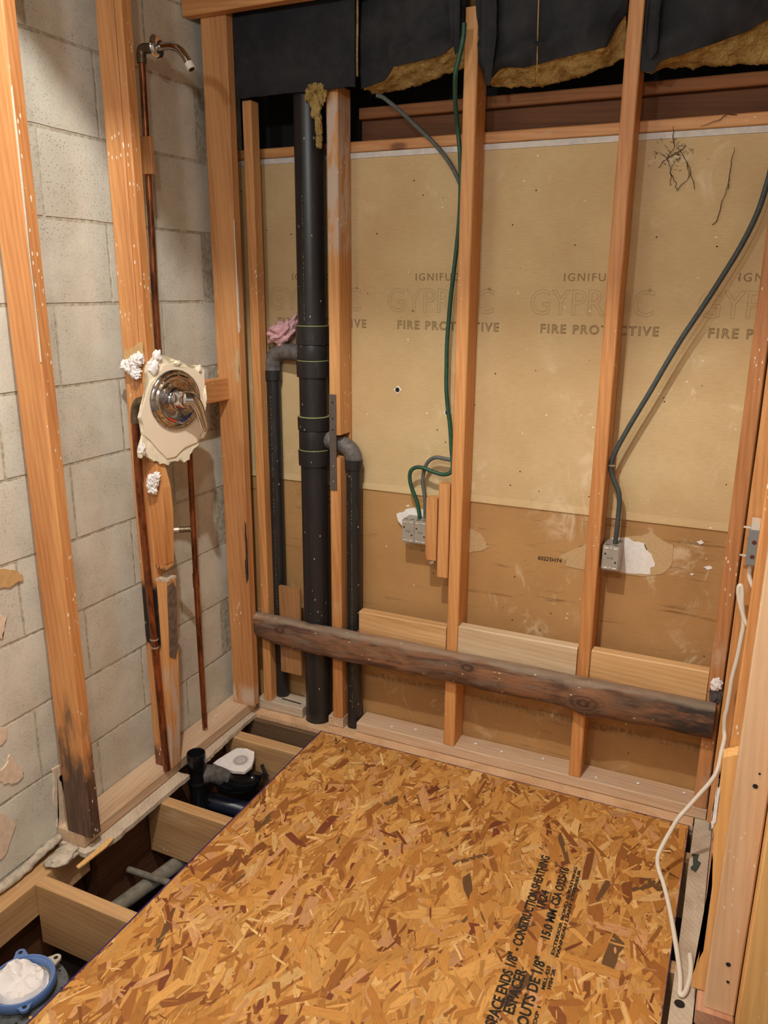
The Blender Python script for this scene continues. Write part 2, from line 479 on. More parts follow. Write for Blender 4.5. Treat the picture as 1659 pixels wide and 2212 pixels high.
def block_mat():
    w = N('concrete_block', 0.92, 0, 0.25)
    v = w.obj(False)
    n = w.noise(v, 5, 5, 0.6); f = w.noise(v, 140, 4, 0.7)
    c = w.mix(w.rng(n, 0.3, 0.72), srgb(222, 220, 208), srgb(200, 196, 182))
    c = w.mix(w.mth('MULTIPLY', w.rng(f, 0.45, 0.75), 0.25), c, srgb(146, 134, 114))
    d, cl = w.voro(w.map((170, 170, 230), v), 1, ('Distance', 'Color'))
    pit = w.mth('MULTIPLY', w.rng(d, 0.34, 0.18), w.mth('MULTIPLY', w.rng(w.sep(cl)[0], 0.84, 0.90), w.rng(n, 0.40, 0.62)))
    c = w.mix(w.mth('MULTIPLY', pit, 0.6), c, srgb(128, 114, 98))
    w.bump(w.mth('SUBTRACT', w.mth('MULTIPLY', f, 0.5), pit), 0.55, 0.003)
    return w.col(c)
BLOCK = block_mat()
JOINT = plain('block_mortar', (188, 180, 162), 0.95, var=0.28, vs=60, bump=0.9)

def osb_mat():
    w = N('osb_strands', 0.62, 0, 0.35)
    at = w.node('ShaderNodeVertexColor', layer_name='strand')
    uv = w.node('ShaderNodeUVMap', uv_map='grain')
    g = w.noise(w.map((22, 520, 1), uv.outputs[0]), 1, 4, 0.65)
    big = w.noise(w.map((30, 90, 1), uv.outputs[0]), 1, 3, 0.6)
    c = w.mix(w.mth('MULTIPLY', w.rng(g, 0.38, 0.72), 0.42), at.outputs['Color'], (0.26, 0.105, 0.024))
    c = w.mix(w.mth('MULTIPLY', w.rng(big, 0.52, 0.76), 0.45), c, (0.16, 0.058, 0.014))
    w.bump(g, 0.15, 0.0008)
    return w.col(c)
OSB = osb_mat()

# ------------------------------------------------------------------ setting
STR = dict(kind='structure')
# left wall: running-bond concrete blocks, course 202 mm
JC, CO = 1.4217, 0.2023
bm = bmesh.new()
add_box(bm, -0.20, -0.0028, -2.75, 0.10, -0.46, 2.90)
for f in bm.faces: f.material_index = 1
row = -9
while True:
    z0 = JC + row * CO
    if z0 > 2.69: break
    off = -0.545 if row % 2 == 0 else -0.345
    y = off + 0.405 * 1
    while y > -2.7:
        ya, yb = y - 0.405, y
        rnd = random.Random(row * 131 + int(y * 1000))
        g = 0.0045
        dz = [rnd.uniform(-0.0015, 0.0015) for _ in range(4)]
        a0, a1, b0, b1 = ya + g, min(yb - g, 0.09), z0 + g, z0 + CO - g
        nx, nz = 8, 5
        vs = {}
        for i in range(nx + 1):
            for j in range(nz + 1):
                yy = a0 + (a1 - a0) * i / nx; zz = b0 + (b1 - b0) * j / nz
                edge = i in (0, nx) or j in (0, nz)
                q = Vector((yy * 30, zz * 30, row))
                d = noise.noise(q) * 0.0012
                x = 0.0003 + d * 0.4 if not edge else -0.0012
                if edge: yy += noise.noise(q * 2.3) * 0.0022; zz += noise.noise(q * 2.7 + Vector((9, 0, 0))) * 0.0022
                vs[i, j] = bm.verts.new((x, yy, zz))
        for i in range(nx):
            for j in range(nz):
                bm.faces.new((vs[i, j], vs[i + 1, j], vs[i + 1, j + 1], vs[i, j + 1]))
        rim = [vs[i, 0] for i in range(nx + 1)] + [vs[nx, j] for j in range(1, nz + 1)] + [vs[i, nz] for i in range(nx - 1, -1, -1)] + [vs[0, j] for j in range(nz - 1, 0, -1)]
        low = [bm.verts.new((-0.006, v.co.y, v.co.z)) for v in rim]
        for k in range(len(rim)):
            bm.faces.new((rim[k], low[k], low[(k + 1) % len(rim)], rim[(k + 1) % len(rim)]))
        y -= 0.405
    row += 1
wall_left = mesh_obj('wall_left', bm, [BLOCK, JOINT], smooth=35, label='grey concrete block wall on the left behind the studs', cat='wall', **STR)

# back wall: backs of two gypsum sheets, seen from the stud side
bm = bmesh.new()
pr = [(0.012, 1.829), (0.0, 1.829), (0.0, 0.862), (-0.0028, 0.846), (-0.0034, 0.840), (0.0012, 0.8375), (0.0012, -0.01), (0.012, -0.01)]
A = [bm.verts.new((0.0, y, z)) for y, z in pr]; B = [bm.verts.new((1.735, y, z)) for y, z in pr]
for k in range(len(pr)):
    f = bm.faces.new((A[k], A[(k + 1) % 8], B[(k + 1) % 8], B[k]))
    f.material_index = 1 if k in (5, 6) else 0
bm.faces.new(A[::-1]); bm.faces.new(B)
wall_back = mesh_obj('wall_back', bm, [GYP_UP, GYP_LO], label='tan paper back of gypsum wallboard between the studs', cat='wall', **STR)
wall_right = mesh_obj('wall_right', box_bm(1.741, 1.753, -0.74, 0.0, 0.038, 2.45), GYP_LO, label='tan gypsum board behind the right hand studs', cat='wall', **STR)
mesh_obj('trim_1', box_bm(0.0, 1.735, -0.002, 0.012, 1.8295, 1.8445), STRIPW, label='thin white board edge above the gypsum back wall', cat='trim', **STR)
mesh_obj('floor', box_bm(-0.0, 1.9, -2.6, 0.4, -0.46, -0.300), DIRT, label='dark earth floor under the joists', cat='floor', **STR)
bm = bmesh.new()
add_box(bm, -0.2, 2.2, -2.6, 0.45, 2.90, 2.93)        # underside of the floor above
add_box(bm, -0.0, 1.735, -1.32, -1.282, 2.505, 2.90)   # unseen joist read off the shadow band, deepened to darken the upper walls
mesh_obj('ceiling', bm, CEIL, label='ceiling above the shower framing', cat='ceiling', **STR)
mesh_obj('wall_front', box_bm(-0.2, 3.1, -3.30, -3.26, -0.5, 2.59), plain('white_room_wall', (168, 164, 158), .8), label='white wall of the room behind the camera', cat='wall', **STR)
mesh_obj('wall_far_right', box_bm(3.06, 3.10, -3.26, -0.95, -0.5, 2.63), plain('white_room_wall_side', (168, 164, 158), .8), label='white wall of the room beyond the doorway on the right', cat='wall', **STR)
mesh_obj('wall_rear_cavity', box_bm(-0.19, 2.2, 0.20, 0.24, 1.70, 2.595), VOID, label='dark sheet added for the black void above the back wall', cat='wall', **STR)  # added sheet closing the cavity, its black painted in for the shade

def text_part(body, size, loc, xdir, updir, mat, parent, name='printed_lettering', outline=False, spacing=1.0, sx=1.0, thick=0.0, bevel=0.0007):
    cu = bpy.data.curves.new(name, 'FONT'); cu.body = body; cu.size = size
    cu.space_character = spacing; cu.resolution_u = 3
    if outline: cu.fill_mode = 'NONE'; cu.bevel_depth = bevel; cu.bevel_resolution = 0
    else: cu.extrude = 0.0002; cu.offset = thick
    t = bpy.data.objects.new(name, cu); C.objects.link(t)
    bpy.context.view_layer.update()
    me = bpy.data.meshes.new_from_object(t.evaluated_get(bpy.context.evaluated_depsgraph_get()))
    bpy.data.objects.remove(t)
    x = Vector(xdir).normalized(); y = Vector(updir).normalized(); z = x.cross(y)
    M = Matrix.Identity(4)
    for i in range(3): M[i][0], M[i][1], M[i][2] = x[i] * sx, y[i], z[i]
    M.translation = Vector(loc)
    me.transform(M); me.materials.clear(); me.materials.append(mat)
    o = bpy.data.objects.new(name, me); C.objects.link(o)
    o.parent = parent
    return o

X, Z = (1, 0, 0), (0, 0, 1)
for x0 in (0.172, 0.592, 1.028, 1.466):
    text_part('IGNIFUGE', 0.030, (x0 + 0.06, -0.0012, 1.488), X, Z, INKFAINT, wall_back, spacing=1.25)
    text_part('GYPROC', 0.098, (x0 - 0.03, -0.0006, 1.398), X, Z, INKFAINT2, wall_back, outline=True, sx=0.86, bevel=0.00035)
    text_part('o', 0.016, (x0 + 0.285, -0.0012, 1.462), X, Z, INKFAINT, wall_back)
    text_part('FIRE PROTECTIVE', 0.034, (x0 + 0.004, -0.0012, 1.349), X, Z, INKFAINT, wall_back, spacing=1.22, outline=True, bevel=.0007)
text_part('WALLBOARD', 0.030, (0.512, -0.0006, 0.170), X, Z, INKFAINT, wall_back, spacing=1.3)
text_part('CANADIAN', 0.030, (0.875, -0.0006, 0.170), X, Z, INKFAINT, wall_back, spacing=1.3)
text_part('GYPSUM', 0.030, (1.095, -0.0006, 0.168), X, Z, INKFAINT, wall_back, spacing=1.35)
text_part('COMPANY', 0.030, (1.262, -0.0006, 0.164), X, Z, INKFAINT, wall_back, spacing=1.35)
text_part('LIMITED', 0.030, (1.462, -0.0006, 0.164), X, Z, INKFAINT, wall_back, spacing=1.35)
text_part('60225H74', 0.017, (1.110, -0.0006, 0.694), (-1, 0, 0), (0, 0, -1), INK, wall_back) if False else text_part('60225H74', 0.017, (1.066, -0.0006, 0.684), X, Z, INK, wall_back)
bm = bmesh.new()   # oblong mark and small triangle printed after WALLBOARD / CANADIAN
add_tube(bm, [(0.712, -0.0006, 0.170), (0.80, -0.0006, 0.170), (0.80, -0.0006, 0.192), (0.712, -0.0006, 0.192), (0.712, -0.0006, 0.170)], 0.0008, 6)
mesh_obj('printed_mark', bm, INKFAINT, wall_back)
mesh_obj('printed_mark', slab([(1.062, 0.166), (1.092, 0.166), (1.077, 0.178)], frame_mat((0, 0, 0), (0, -1, 0), (1, 0, 0)) @ Matrix.Scale(-1, 4, (0, 1, 0)) if False else Matrix(((1, 0, 0, 0), (0, 0, -1, 0), (0, 1, 0, 0), (0, 0, 0, 1))), -0.0002, 0.0006), INKFAINT, wall_back)

FB = Matrix(((1, 0, 0, 0), (0, 0, -1, 0), (0, 1, 0, 0), (0, 0, 0, 1)))   # local xy -> world xz, local z -> towards the room
def patch_back(pts, h, mat, name, label, amp, seed):
    p2 = jag([(x, z) for x, y, z in pts], amp * .45, 3, seed)
    return mesh_obj(name, slab(p2, FB, -0.001, h), mat, wall_back, label=label)
TORN_R = [(1.1977, 0, 0.7474), (1.1739, 0, 0.7331), (1.1459, 0, 0.7158), (1.1299, 0, 0.7024), (1.1519, 0, 0.6901), (1.1486, 0, 0.6762), (1.199, 0, 0.6729), (1.2603, 0, 0.6759), (1.3245, 0, 0.6772), (1.3716, 0, 0.6782), (1.4242, 0, 0.6951), (1.4444, 0, 0.7216), (1.4440, 0, 0.7805), (1.415, 0, 0.7906), (1.3826, 0, 0.8112), (1.3532, 0, 0.7968), (1.3148, 0, 0.7894), (1.2605, 0, 0.7756)]
WHITE_R = [(1.2761, 0, 0.7799), (1.3189, 0, 0.7879), (1.3393, 0, 0.778), (1.3665, 0, 0.7776), (1.372, 0, 0.7594), (1.3863, 0, 0.7509), (1.3939, 0, 0.7309), (1.401, 0, 0.7171), (1.3885, 0, 0.7066), (1.3902, 0, 0.6876), (1.3477, 0, 0.6831), (1.3161, 0, 0.6824), (1.2839, 0, 0.6839)]
TORN_M = [(0.8365, 0, 0.754), (0.8606, 0, 0.7485), (0.8848, 0, 0.7388), (0.8984, 0, 0.7212), (0.9054, 0, 0.7071), (0.9142, 0, 0.7018), (0.8975, 0, 0.6907), (0.8848, 0, 0.6845), (0.8633, 0, 0.6792), (0.8396, 0, 0.667)]
WHITE_M = [(0.6054, 0, 0.7707), (0.6194, 0, 0.7746), (0.6354, 0, 0.7899), (0.6676, 0, 0.7982), (0.7041, 0, 0.7938), (0.7052, 0, 0.7456), (0.6246, 0, 0.7351), (0.6151, 0, 0.7473)]
TORN_D = [(0.6325, 0, 0.6798), (0.6561, 0, 0.6628), (0.6842, 0, 0.6555), (0.7072, 0, 0.6588), (0.7064, 0, 0.6924)]
patch_back(TORN_R, 0.0006, PAPERPALE, 'torn_paper', 'pale torn paper around the single box', 0.0022, 1)
patch_back(WHITE_R, 0.0012, GYPWHITE, 'bare_gypsum', 'bare white gypsum beside the single box', 0.0035, 2)
patch_back(TORN_M, 0.0006, PAPERPALE, 'torn_paper', 'pale torn paper right of the middle stud', 0.003, 3)
patch_back(TORN_D, 0.0006, PAPERPALE, 'torn_paper', 'pale torn paper under the double box', 0.003, 4)
patch_back(WHITE_M, 0.012, GYPWHITE, 'bare_gypsum', 'crumbled white gypsum around the double box', 0.004, 5)
for k, (x, z, s) in enumerate(((0.622, 0.771, .011), (0.725, 0.622, .011), (0.64, 0.80, .006), (1.512, 0.80, .010), (1.54, 0.73, .012), (1.50, 0.705, .006))):
    patch_back([(x - s, 0, z), (x, 0, z - s * .5), (x + s * .9, 0, z), (x + s * .3, 0, z + s * .6)], 0.001, GYPWHITE, 'plaster_smear', 'white plaster smear on the wallboard', s * .25, 10 + k)
# two small holes punched through the board
for x, z in ((0.600, 1.165), (0.765, 1.106)):
    h = patch_back([(x - .013, 0, z), (x, 0, z - .012), (x + .014, 0, z + .001), (x + .002, 0, z + .013)], 0.0007, GYPWHITE, 'punched_hole', 'small torn hole in the wallboard', .002, int(x * 100))
    bm = bmesh.new(); bmesh.ops.create_circle(bm, cap_ends=True, radius=.0075, segments=10, matrix=Matrix.Translation((x, -.0012, z)) @ Matrix.Rotation(PI / 2, 4, 'X'))
    child(mesh_obj('hole', bm, HOLE), h)

# peeling paint on the blocks near the camera
LX = Matrix(((0, 0, 1, 0), (1, 0, 0, 0), (0, 1, 0, 0), (0, 0, 0, 1)))  # local xy -> world yz, local z -> +x
PEELS = [
 [(-1.0733, .3028), (-1.0575, .3077), (-1.039, .3304), (-1.0321, .3071), (-1.0202, .2807), (-1.0093, .2644), (-1.0144, .2478), (-1.0308, .2431), (-1.0506, .2504), (-1.0692, .262), (-1.0805, .2881)],
 [(-1.075, .4182), (-1.0406, .407), (-1.0473, .3778), (-1.0637, .3682), (-1.08, .3776)],
 [(-1.035, .7044), (-1.0021, .689), (-1.0081, .6649), (-1.0216, .6394), (-1.04, .6441)],
 [(-1.11, .21), (-1.0723, .1713), (-1.0519, .1326), (-1.0714, .1059), (-1.092, .0704), (-1.13, .0691)],
 [(-.9192, .2155), (-.8812, .2137), (-.8823, .183), (-.9035, .1801), (-.8868, .1489), (-.8847, .073), (-.8836, .0344), (-.9105, .0148), (-.9311, .0397), (-.9137, .0813), (-.93, .1132), (-.9202, .1644)]]
for k, p in enumerate(PEELS):
    mesh_obj('peeling_paint', slab(jag(p, .003, 3, 40 + k), LX, -.002, .0035), PEEL, wall_left, label='peeling cream paint on the blocks')
mesh_obj('peeling_paint', slab(jag([(-1.02, .8163), (-.9712, .8002), (-.9394, .7767), (-.9412, .7641), (-.9772, .7588), (-1.03, .7675)], .003, 3, 55), LX, -.002, .004), PAPERTAN, wall_left, label='scrap of brown paper stuck to the blocks')

# ------------------------------------------------------------------ framing, left wall
stud1 = board('wall_stud', .037, .124, -.9246, -.8866, .0385, 2.595, ROTTEN, label='paint-spattered wooden stud with a black rotted foot, nearest the camera on the left', cat='stud', group=None)
bm = slab(jag([(-.9243, 1.30), (-.9215, 1.30), (-.9222, 1.55), (-.9205, 1.62), (-.9215, 1.86), (-.9243, 1.86), (-.9240, 1.6)], .0005, 4, 3), LX, .1232, .1252)
child(mesh_obj('paint_drip', bm, WHITEPAINT, label='run of dried white paint'), stud1)
stud2 = board('wall_stud', .042, .100, -.5727, -.5347, .0385, 2.595, SHOWER_STUD, label='wooden stud behind the shower valve, scorched black beside its copper pipe', cat='stud')
stud3 = board('wall_stud', .035, .124, -.146, -.108, .0385, 2.595, CORNER, label='wide corner stud against the block wall with a run of white paint', cat='stud')
# white paint run on the corner stud
bm = slab(jag([(-.1462, 1.66), (-.1445, 1.66), (-.143, 1.50), (-.1385, 1.47), (-.1395, 1.36), (-.1365, 1.345), (-.142, 1.33), (-.1452, 1.345), (-.1458, 1.5)], .0008, 3, 3), LX, .1232, .1262)
child(mesh_obj('paint_drip', bm, WHITEPAINT, label='run of dried white paint'), stud3)
bm = slab(jag([(.105, 1.25), (.114, 1.28), (.1215, 1.27), (.122, 1.19), (.112, 1.17), (.104, 1.2)], .0015, 3, 5), FB, .1452, .1468)
child(mesh_obj('plaster_smear', bm, PAPERPALE, label='pale plaster smear'), stud3)
# furring strip nailed on the shower stud, broken through below the valve
def wedge(name, pts, y0, y1, mat, **kw):
    """strip of wood drawn in x-z, thickness y0..y1, origin at its foot so the grain runs upright"""
    z0 = min(p[1] for p in pts); xm = sum(p[0] for p in pts) / len(pts)
    bm = bmesh.new()
    A = [bm.verts.new((x - xm, y0 - (y0 + y1) / 2, z - z0)) for x, z in pts]; B = [bm.verts.new((x - xm, y1 - (y0 + y1) / 2, z - z0)) for x, z in pts]
    n = len(pts)
    for k in range(n): bm.faces.new((A[k], A[(k + 1) % n], B[(k + 1) % n], B[k]))
    bm.faces.new(A[::-1]); bm.faces.new(B)
    bmesh.ops.bevel(bm, geom=bm.edges[:], offset=.0018, segments=1, affect='EDGES')
    return mesh_obj(name, bm, mat, loc=(xm, (y0 + y1) / 2, z0), **kw)
sa = wedge('furring_strip', [(.1005, .700), (.139, .705), (.148, .86), (.146, .93), (.128, 1.00), (.1005, 1.00)], -.5727, -.5347, ORANGE, label='orange strip of wood under the shower valve with a splintered lower end', cat='wood strip')
sb = wedge('furring_strip', [(.1005, .0385), (.108, .0385), (.121, .29), (.131, .50), (.137, .655), (.1005, .655)], -.5727, -.5300, STRIP, label='broken wooden strip standing on the bottom plate below the splintered one, greyed at its top', cat='wood strip')
board('furring_strip', .1005, .1245, -.5727, -.5347, 1.001, 2.595, ORANGE, label='thin orange facing strip on the shower stud, running up past the shower arm', cat='wood strip')
bm = bmesh.new()
rr = random.Random(4)
prev = None
for k in range(34):   # splintered lower end
    x = .101 + .037 * k / 33
    L = rr.uniform(.002, .014)
    ring = [bm.verts.new((x, -.5722, .704)), bm.verts.new((x, -.5355, .704)), bm.verts.new((x, -.54, .703 - L * .6)), bm.verts.new((x, -.571, .703 - L))]
    if prev:
        for q in range(4): bm.faces.new((prev[q], prev[(q + 1) % 4], ring[(q + 1) % 4], ring[q]))
    else: bm.faces.new(ring)
    prev = ring
bm.faces.new(prev)
child(mesh_obj('splinters', bm, STRIP, label='splintered broken end'), sa)
bm = slab(jag([(.101, -.573), (.138, -.573), (.138, -.530), (.101, -.530)], .0015, 5, 9), Matrix.Identity(4), .653, .660)
child(mesh_obj('broken_top', bm, GREYW, label='dusty broken top'), sb)
def xs(z): return .108 + (.137 - .108) * (z - .0385) / (.655 - .0385)
bm = bmesh.new()
pl_ = jag([(-.571, .42), (-.545, .40), (-.534, .43), (-.532, .62), (-.545, .648), (-.571, .64)], .0015, 4, 2)
A = [bm.verts.new((xs(z) + .0035, y, z)) for y, z in pl_]; B = [bm.verts.new((xs(z) - .002, y, z)) for y, z in pl_]
for k in range(len(A)): bm.faces.new((A[k], A[(k + 1) % len(A)], B[(k + 1) % len(A)], B[k]))
bmesh.ops.triangulate(bm, faces=[bm.faces.new(A), bm.faces.new(B[::-1])])
child(mesh_obj('dirt_crust', bm, plain('brown_grey_crust', (112, 94, 80), .95, var=.35, vs=60, bump=.8), label='brown grey dirt crust'), sb)

board('blocking', .040, .078, -.5325, -.1465, 1.118, 1.190, ORANGE2, 'y', label='short brown wooden blocking behind the shower valve, wedged against the corner stud', cat='blocking')
board('bottom_plate', .0005, .0974, -.925, -.089, 0.0, .038, PLATE, 'y', label='dusty bottom plate along the foot of the block wall', cat='bottom plate')
board('ledger', .0006, .064, -1.50, -.885, -.115, -.0155, JOIST, 'y', label='pale wooden ledger along the block wall under the nearest stud', cat='ledger')
board('rim_joist', .0006, .080, -.875, -.132, -.2995, -.0155, DARKW, 'y', label='dark wooden rim joist under the bottom plate along the block wall', cat='joist')
board('rim_joist', .0006, .030, -1.52, -.885, -.2995, -.1155, DARKW, 'y', label='added dark plank hiding the grey blocks under the pale ledger, behind the toilet flange', cat='joist')  # added plank, coloured dark so the pit under the ledger reads dark
# torn plywood left under the plate
def strip_poly(pts, z0, z1, amp, seed):
    return slab(jag(pts, amp, 14, seed), Matrix.Identity(4), z0, z1)
mesh_obj('subfloor_remnant', strip_poly([(.006, -.935), (.115, -.94), (.139, -.86), (.138, -.53), (.06, -.53), (.006, -.60)], -.0145, -.0005, .0022, 21), GREYW, label='ragged whitish edge of old subfloor, torn off beside the black drain hub', cat='subfloor')
mesh_obj('subfloor_remnant', strip_poly([(.006, -.45), (.135, -.45), (.122, -.30), (.118, -.128), (.006, -.128)], -.0145, -.0005, .0022, 22), GREYW, label='torn old subfloor edge beside the corner of the left bottom plate', cat='subfloor')
mesh_obj('subfloor_remnant', strip_poly([(.006, -.1265), (.36, -.1265), (.60, -.1265), (1.584, -.1265), (1.584, -.003), (.6, -.003), (.006, -.003)], -.0145, -.0005, .0016, 23), CREAM, label='long pale strip of old plywood along the foot of the back wall', cat='subfloor')
mesh_obj('subfloor_remnant', strip_poly([(1.586, -2.3), (1.634, -2.3), (1.634, -.003), (1.588, -.003)], -.0145, -.0003, .0012, 24), GREYW, label='weathered grey subfloor strip along the right of the OSB', cat='subfloor')
bm = slab(jag([(.130, -.99), (.1405, -.992), (.146, -.90), (.139, -.86), (.128, -.87)], .001, 4, 3), Matrix.Identity(4), -.0005, .0035)
mesh_obj('splinter', bm, BRIGHT, label='loose yellow splinter sticking out past the rotted stud over the pit', cat='splinter')
bm = lump((.030, .055, .012), 3, 3); 
mesh_obj('mortar_lump', bm, MORTAR, loc=(.060, -.965, -.004), smooth=True, label='crusty pale mortar lump under the rotted stud foot', cat='mortar')
bm = bmesh.new()
add_tube(bm, catmull([(.012, -1.45, -.006), (.010, -1.2, .0), (.014, -1.08, -.002), (.012, -1.0, .008), (.010, -.93, .012)], 10), lambda t: .012 + .005 * noise.noise(Vector((t * 19, 0, 0))), 10)
mesh_obj('mortar_bead', bm, MORTAR, smooth=True, label='rough bead of mortar along the bottom of the block wall', cat='mortar')

# ------------------------------------------------------------------ framing, back wall
YF = -.0855
c1 = board('wall_stud', .1255, .1635, YF, -.0005, .0385, 1.99, CORNER, label='narrow stud in the corner, right of the wide corner stud', cat='stud', lean=(-.012, 0)) if False else board('wall_stud', .1255, .1580, YF, -.0405, .0385, 1.993, ORANGE2, label='narrow stud in the corner, right of the wide corner stud', cat='stud')
s2 = board('wall_stud', .4063, .4443, YF, -.0008, .0385, 2.01, wood('pale_smeared_fir', (222, 166, 106), (178, 114, 62), knots=.4, specks=.4, dust=.4, lime=(1.52, 1.93)), label='stud with the grey nail plate, just right of the fat black drain stack', cat='stud')
s3 = board('wall_stud', .8127, .8507, YF, -.0008, .0385, 2.155, ORANGE, label='middle stud of the back wall with the green cable and double box on its left', cat='stud')
s4 = board('wall_stud', 1.2191, 1.2571, YF, -.0008, .0385, 2.595, ORANGE, label='stud carrying the single metal box and the slanting grey cable', cat='stud')
s5 = board('wall_stud', 1.577, 1.6155, YF, -.0008, .0385, 2.595, wood('red_brown_fir', (206, 146, 92), (162, 102, 58), specks=0.6, dust=.45), label='last stud of the back wall at the right, smeared with white plaster', cat='stud')
board('bottom_plate', .100, .285, YF, -.0008, 0, .038, GREYW, 'x', label='short dusty bottom plate left of the black drain stack', cat='bottom plate')
board('bottom_plate', .390, .4460, YF, -.0008, 0, .038, PLATE, 'x', label='stub of bottom plate under the stud between the black pipes', cat='bottom plate')
board('bottom_plate', .4985, 1.6155, YF, -.0008, 0, .038, PLATE, 'x', label='long dusty bottom plate right of the black pipes', cat='bottom plate')
board('top_plate', .0005, 1.735, .0005, .089, 1.846, 1.8765, ORANGE2, 'x', label='orange wooden top plate above the white board edge', cat='top plate')
board('header_joist', .452, 1.735, .055, .093, 1.8775, 1.940, DARKW, 'x', label='dark wooden joist lying in shadow on the top plate', cat='joist')
board('header_joist', .452, 1.735, .035, .130, 1.9405, 1.972, BROWN, 'x', label='brown plank above the dark joist, under the yellow insulation', cat='joist')
board('ceiling_joist', .005, .62, -.185, -.147, 2.200, 2.42, ORANGE2, 'x', label='brown ceiling timber at the top left above the black panel', cat='joist')
board('blocking', .5085, .8118, YF, -.048, .345, .448, PALE, 'x', label='golden wooden blocking left of the middle stud, above the dark beam', cat='blocking')
board('blocking', .8520, 1.2182, YF, -.048, .355, .460, wood('whitewashed_spruce', (222, 200, 168), (190, 158, 120), dust=.8), 'x', label='whitish wooden blocking right of the middle stud, above the dark beam', cat='blocking')
board('blocking', 1.2583, 1.5760, YF, -.048, .362, .462, PALE, 'x', label='wooden blocking at the right end of the dark beam with black mould in its corner', cat='blocking')
board('board_scrap', .199, .2835, -.084, -.067, .165, .484, wood('brown_board', (176, 130, 84), (132, 90, 54), dust=.4), label='short brown board standing between the two left black pipes', cat='board')
board('block_strip', .7345, .7715, -.0855, -.0475, .661, .858, ORANGE2, label='shorter upright wood block beside the double metal box', cat='wood block')
board('block_strip', .7735, .8110, -.0855, -.0475, .611, .905, ORANGE2, label='longer upright wood block nailed to the left of the middle stud', cat='wood block')

bm = slab(jag([(.113, .50), (.1225, .52), (.1235, .60), (.1225, .71), (.117, .72), (.119, .62), (.112, .57)], .0015, 4, 15), FB, .1452, .1466)
child(mesh_obj('rot_stain', bm, plain('black_rot', (62, 50, 42), .95, var=.4, vs=90), label='black rotted streak'), stud3)
g = mesh_obj('plaster_ring', lump((.014, .007, .018), 12, 4, .5, 2.2), PLASTER, loc=(1.598, -.0885, .430), smooth=60, label='pale plaster ring on the last stud')
child(g, s5)
g = mesh_obj('mould_patch', lump((.016, .004, .022), 14, 4, .5, 2.2), plain('grey_mould', (84, 78, 76), .95, var=.5, vs=60), loc=(1.600, -.0862, .398), smooth=60, label='dark mouldy patch')
child(g, s5)
rq = random.Random(9)
for k, x in enumerate((.62, .70, .91, 1.00, 1.13, 1.30, 1.42, 1.55)):
    put(mesh_obj('plaster_crumb', lump((rq.uniform(.003, .006), rq.uniform(.003, .005), .0025), 60 + k, 2, .4), PLASTER, loc=(x, rq.uniform(-.07, -.02), .0405)), 'small white plaster crumb lying on the long dusty bottom plate', 'crumb', 'plaster crumbs on the bottom plate')

# dark beam nailed across the studs, with a waney lower edge
bm = bmesh.new(); rings = []
n = 200; L = 1.503
for i in range(n + 1):
    t = i / n; x = t * L
    top = .378 + .004 * noise.noise(Vector((x * 6, 0, 0))); 
    low = .274 + .012 * noise.noise(Vector((x * 4.5, 3, 0))) + .006 * noise.noise(Vector((x * 15, 5, 0)))
    if x < .12: low += .022 * (1 - x / .12)
    bul = .004 * noise.noise(Vector((x * 9, 9, 0))) + .007 * math.exp(-((x - 1.155) / .05) ** 2)
    low -= .006 * math.exp(-((x - 1.155) / .06) ** 2)
    pr = [(0, low + .012), (0, top - .006), (.006, top), (.036, top), (.042 + bul * .3, top - .006), (.044 + bul, top - .03), (.045 + bul, low + .05),
          (.042 + bul, low + .028), (.034 + bul * .5, low + .010), (.022, low), (.008, low + .003)]
    ring = []
    for k, (d, zz) in enumerate(pr):
        q = Vector((x * 26, zz * 40, d * 40)); e = noise.noise(q) * .0034 + noise.noise(Vector((x * 60, k, 2))) * .0015
        ring.append(bm.verts.new((-d - (e if d > .01 else 0), zz + e * (.6 if d > .01 else 0), x)))
    rings.append(ring)
for a, b in zip(rings, rings[1:]):
    for k in range(11): bm.faces.new((a[k], a[(k + 1) % 11], b[(k + 1) % 11], b[k]))
bm.faces.new(rings[0][::-1]); bm.faces.new(rings[-1])
# section drawn in (x=-depth, y=height), length along local z
beam = mesh_obj('waney_beam', bm, LOGW, smooth=50, mw=Matrix.Translation((.1005, -.0860, 0)) @ AX['x'].to_4x4(), label='dark brown rough-edged beam nailed across the studs above the floor', cat='beam')
bm = lump((.017, .006, .011), 2, 2, .2)
child(mesh_obj('knot', bm, BROWN, smooth=True, loc=(1.245, -.1345, .318), label='pale brown knot'), beam)

# ------------------------------------------------------------------ right wall framing
board('wall_stud', 1.6175, 1.706, -.146, -.108, .0385, 2.595, ORANGE2, label='corner stud of the right wall behind the grey switch box', cat='stud')
board('wall_stud', 1.632, 1.720, -.640, -.602, .0385, 2.595, ORANGE2, label='orange stud of the right wall just behind the door jamb stud', cat='stud') if False else None
board('wall_stud', 1.6335, 1.722, -.7105, -.6725, .560, 2.595, ORANGE, label='orange stud of the right wall with its lower end broken off', cat='stud')
board('wall_stud', 1.648, 1.7095, -.787, -.749, .0385, 2.595, CREAM, label='light brown jamb stud at the right with three nail holes', cat='stud')
board('bottom_plate', 1.635, 1.7095, -.80, -.147, .0003, .0378, wood('pink_plate', (206, 158, 126), (170, 116, 88), dust=.6), 'y', label='reddish bottom plate of the right wall', cat='bottom plate')
board('jamb_trim', 1.7105, 1.80, -.832, -.749, -.0140, 2.595, BRIGHT, label='bright yellow board at the lower right edge of the view', cat='board')
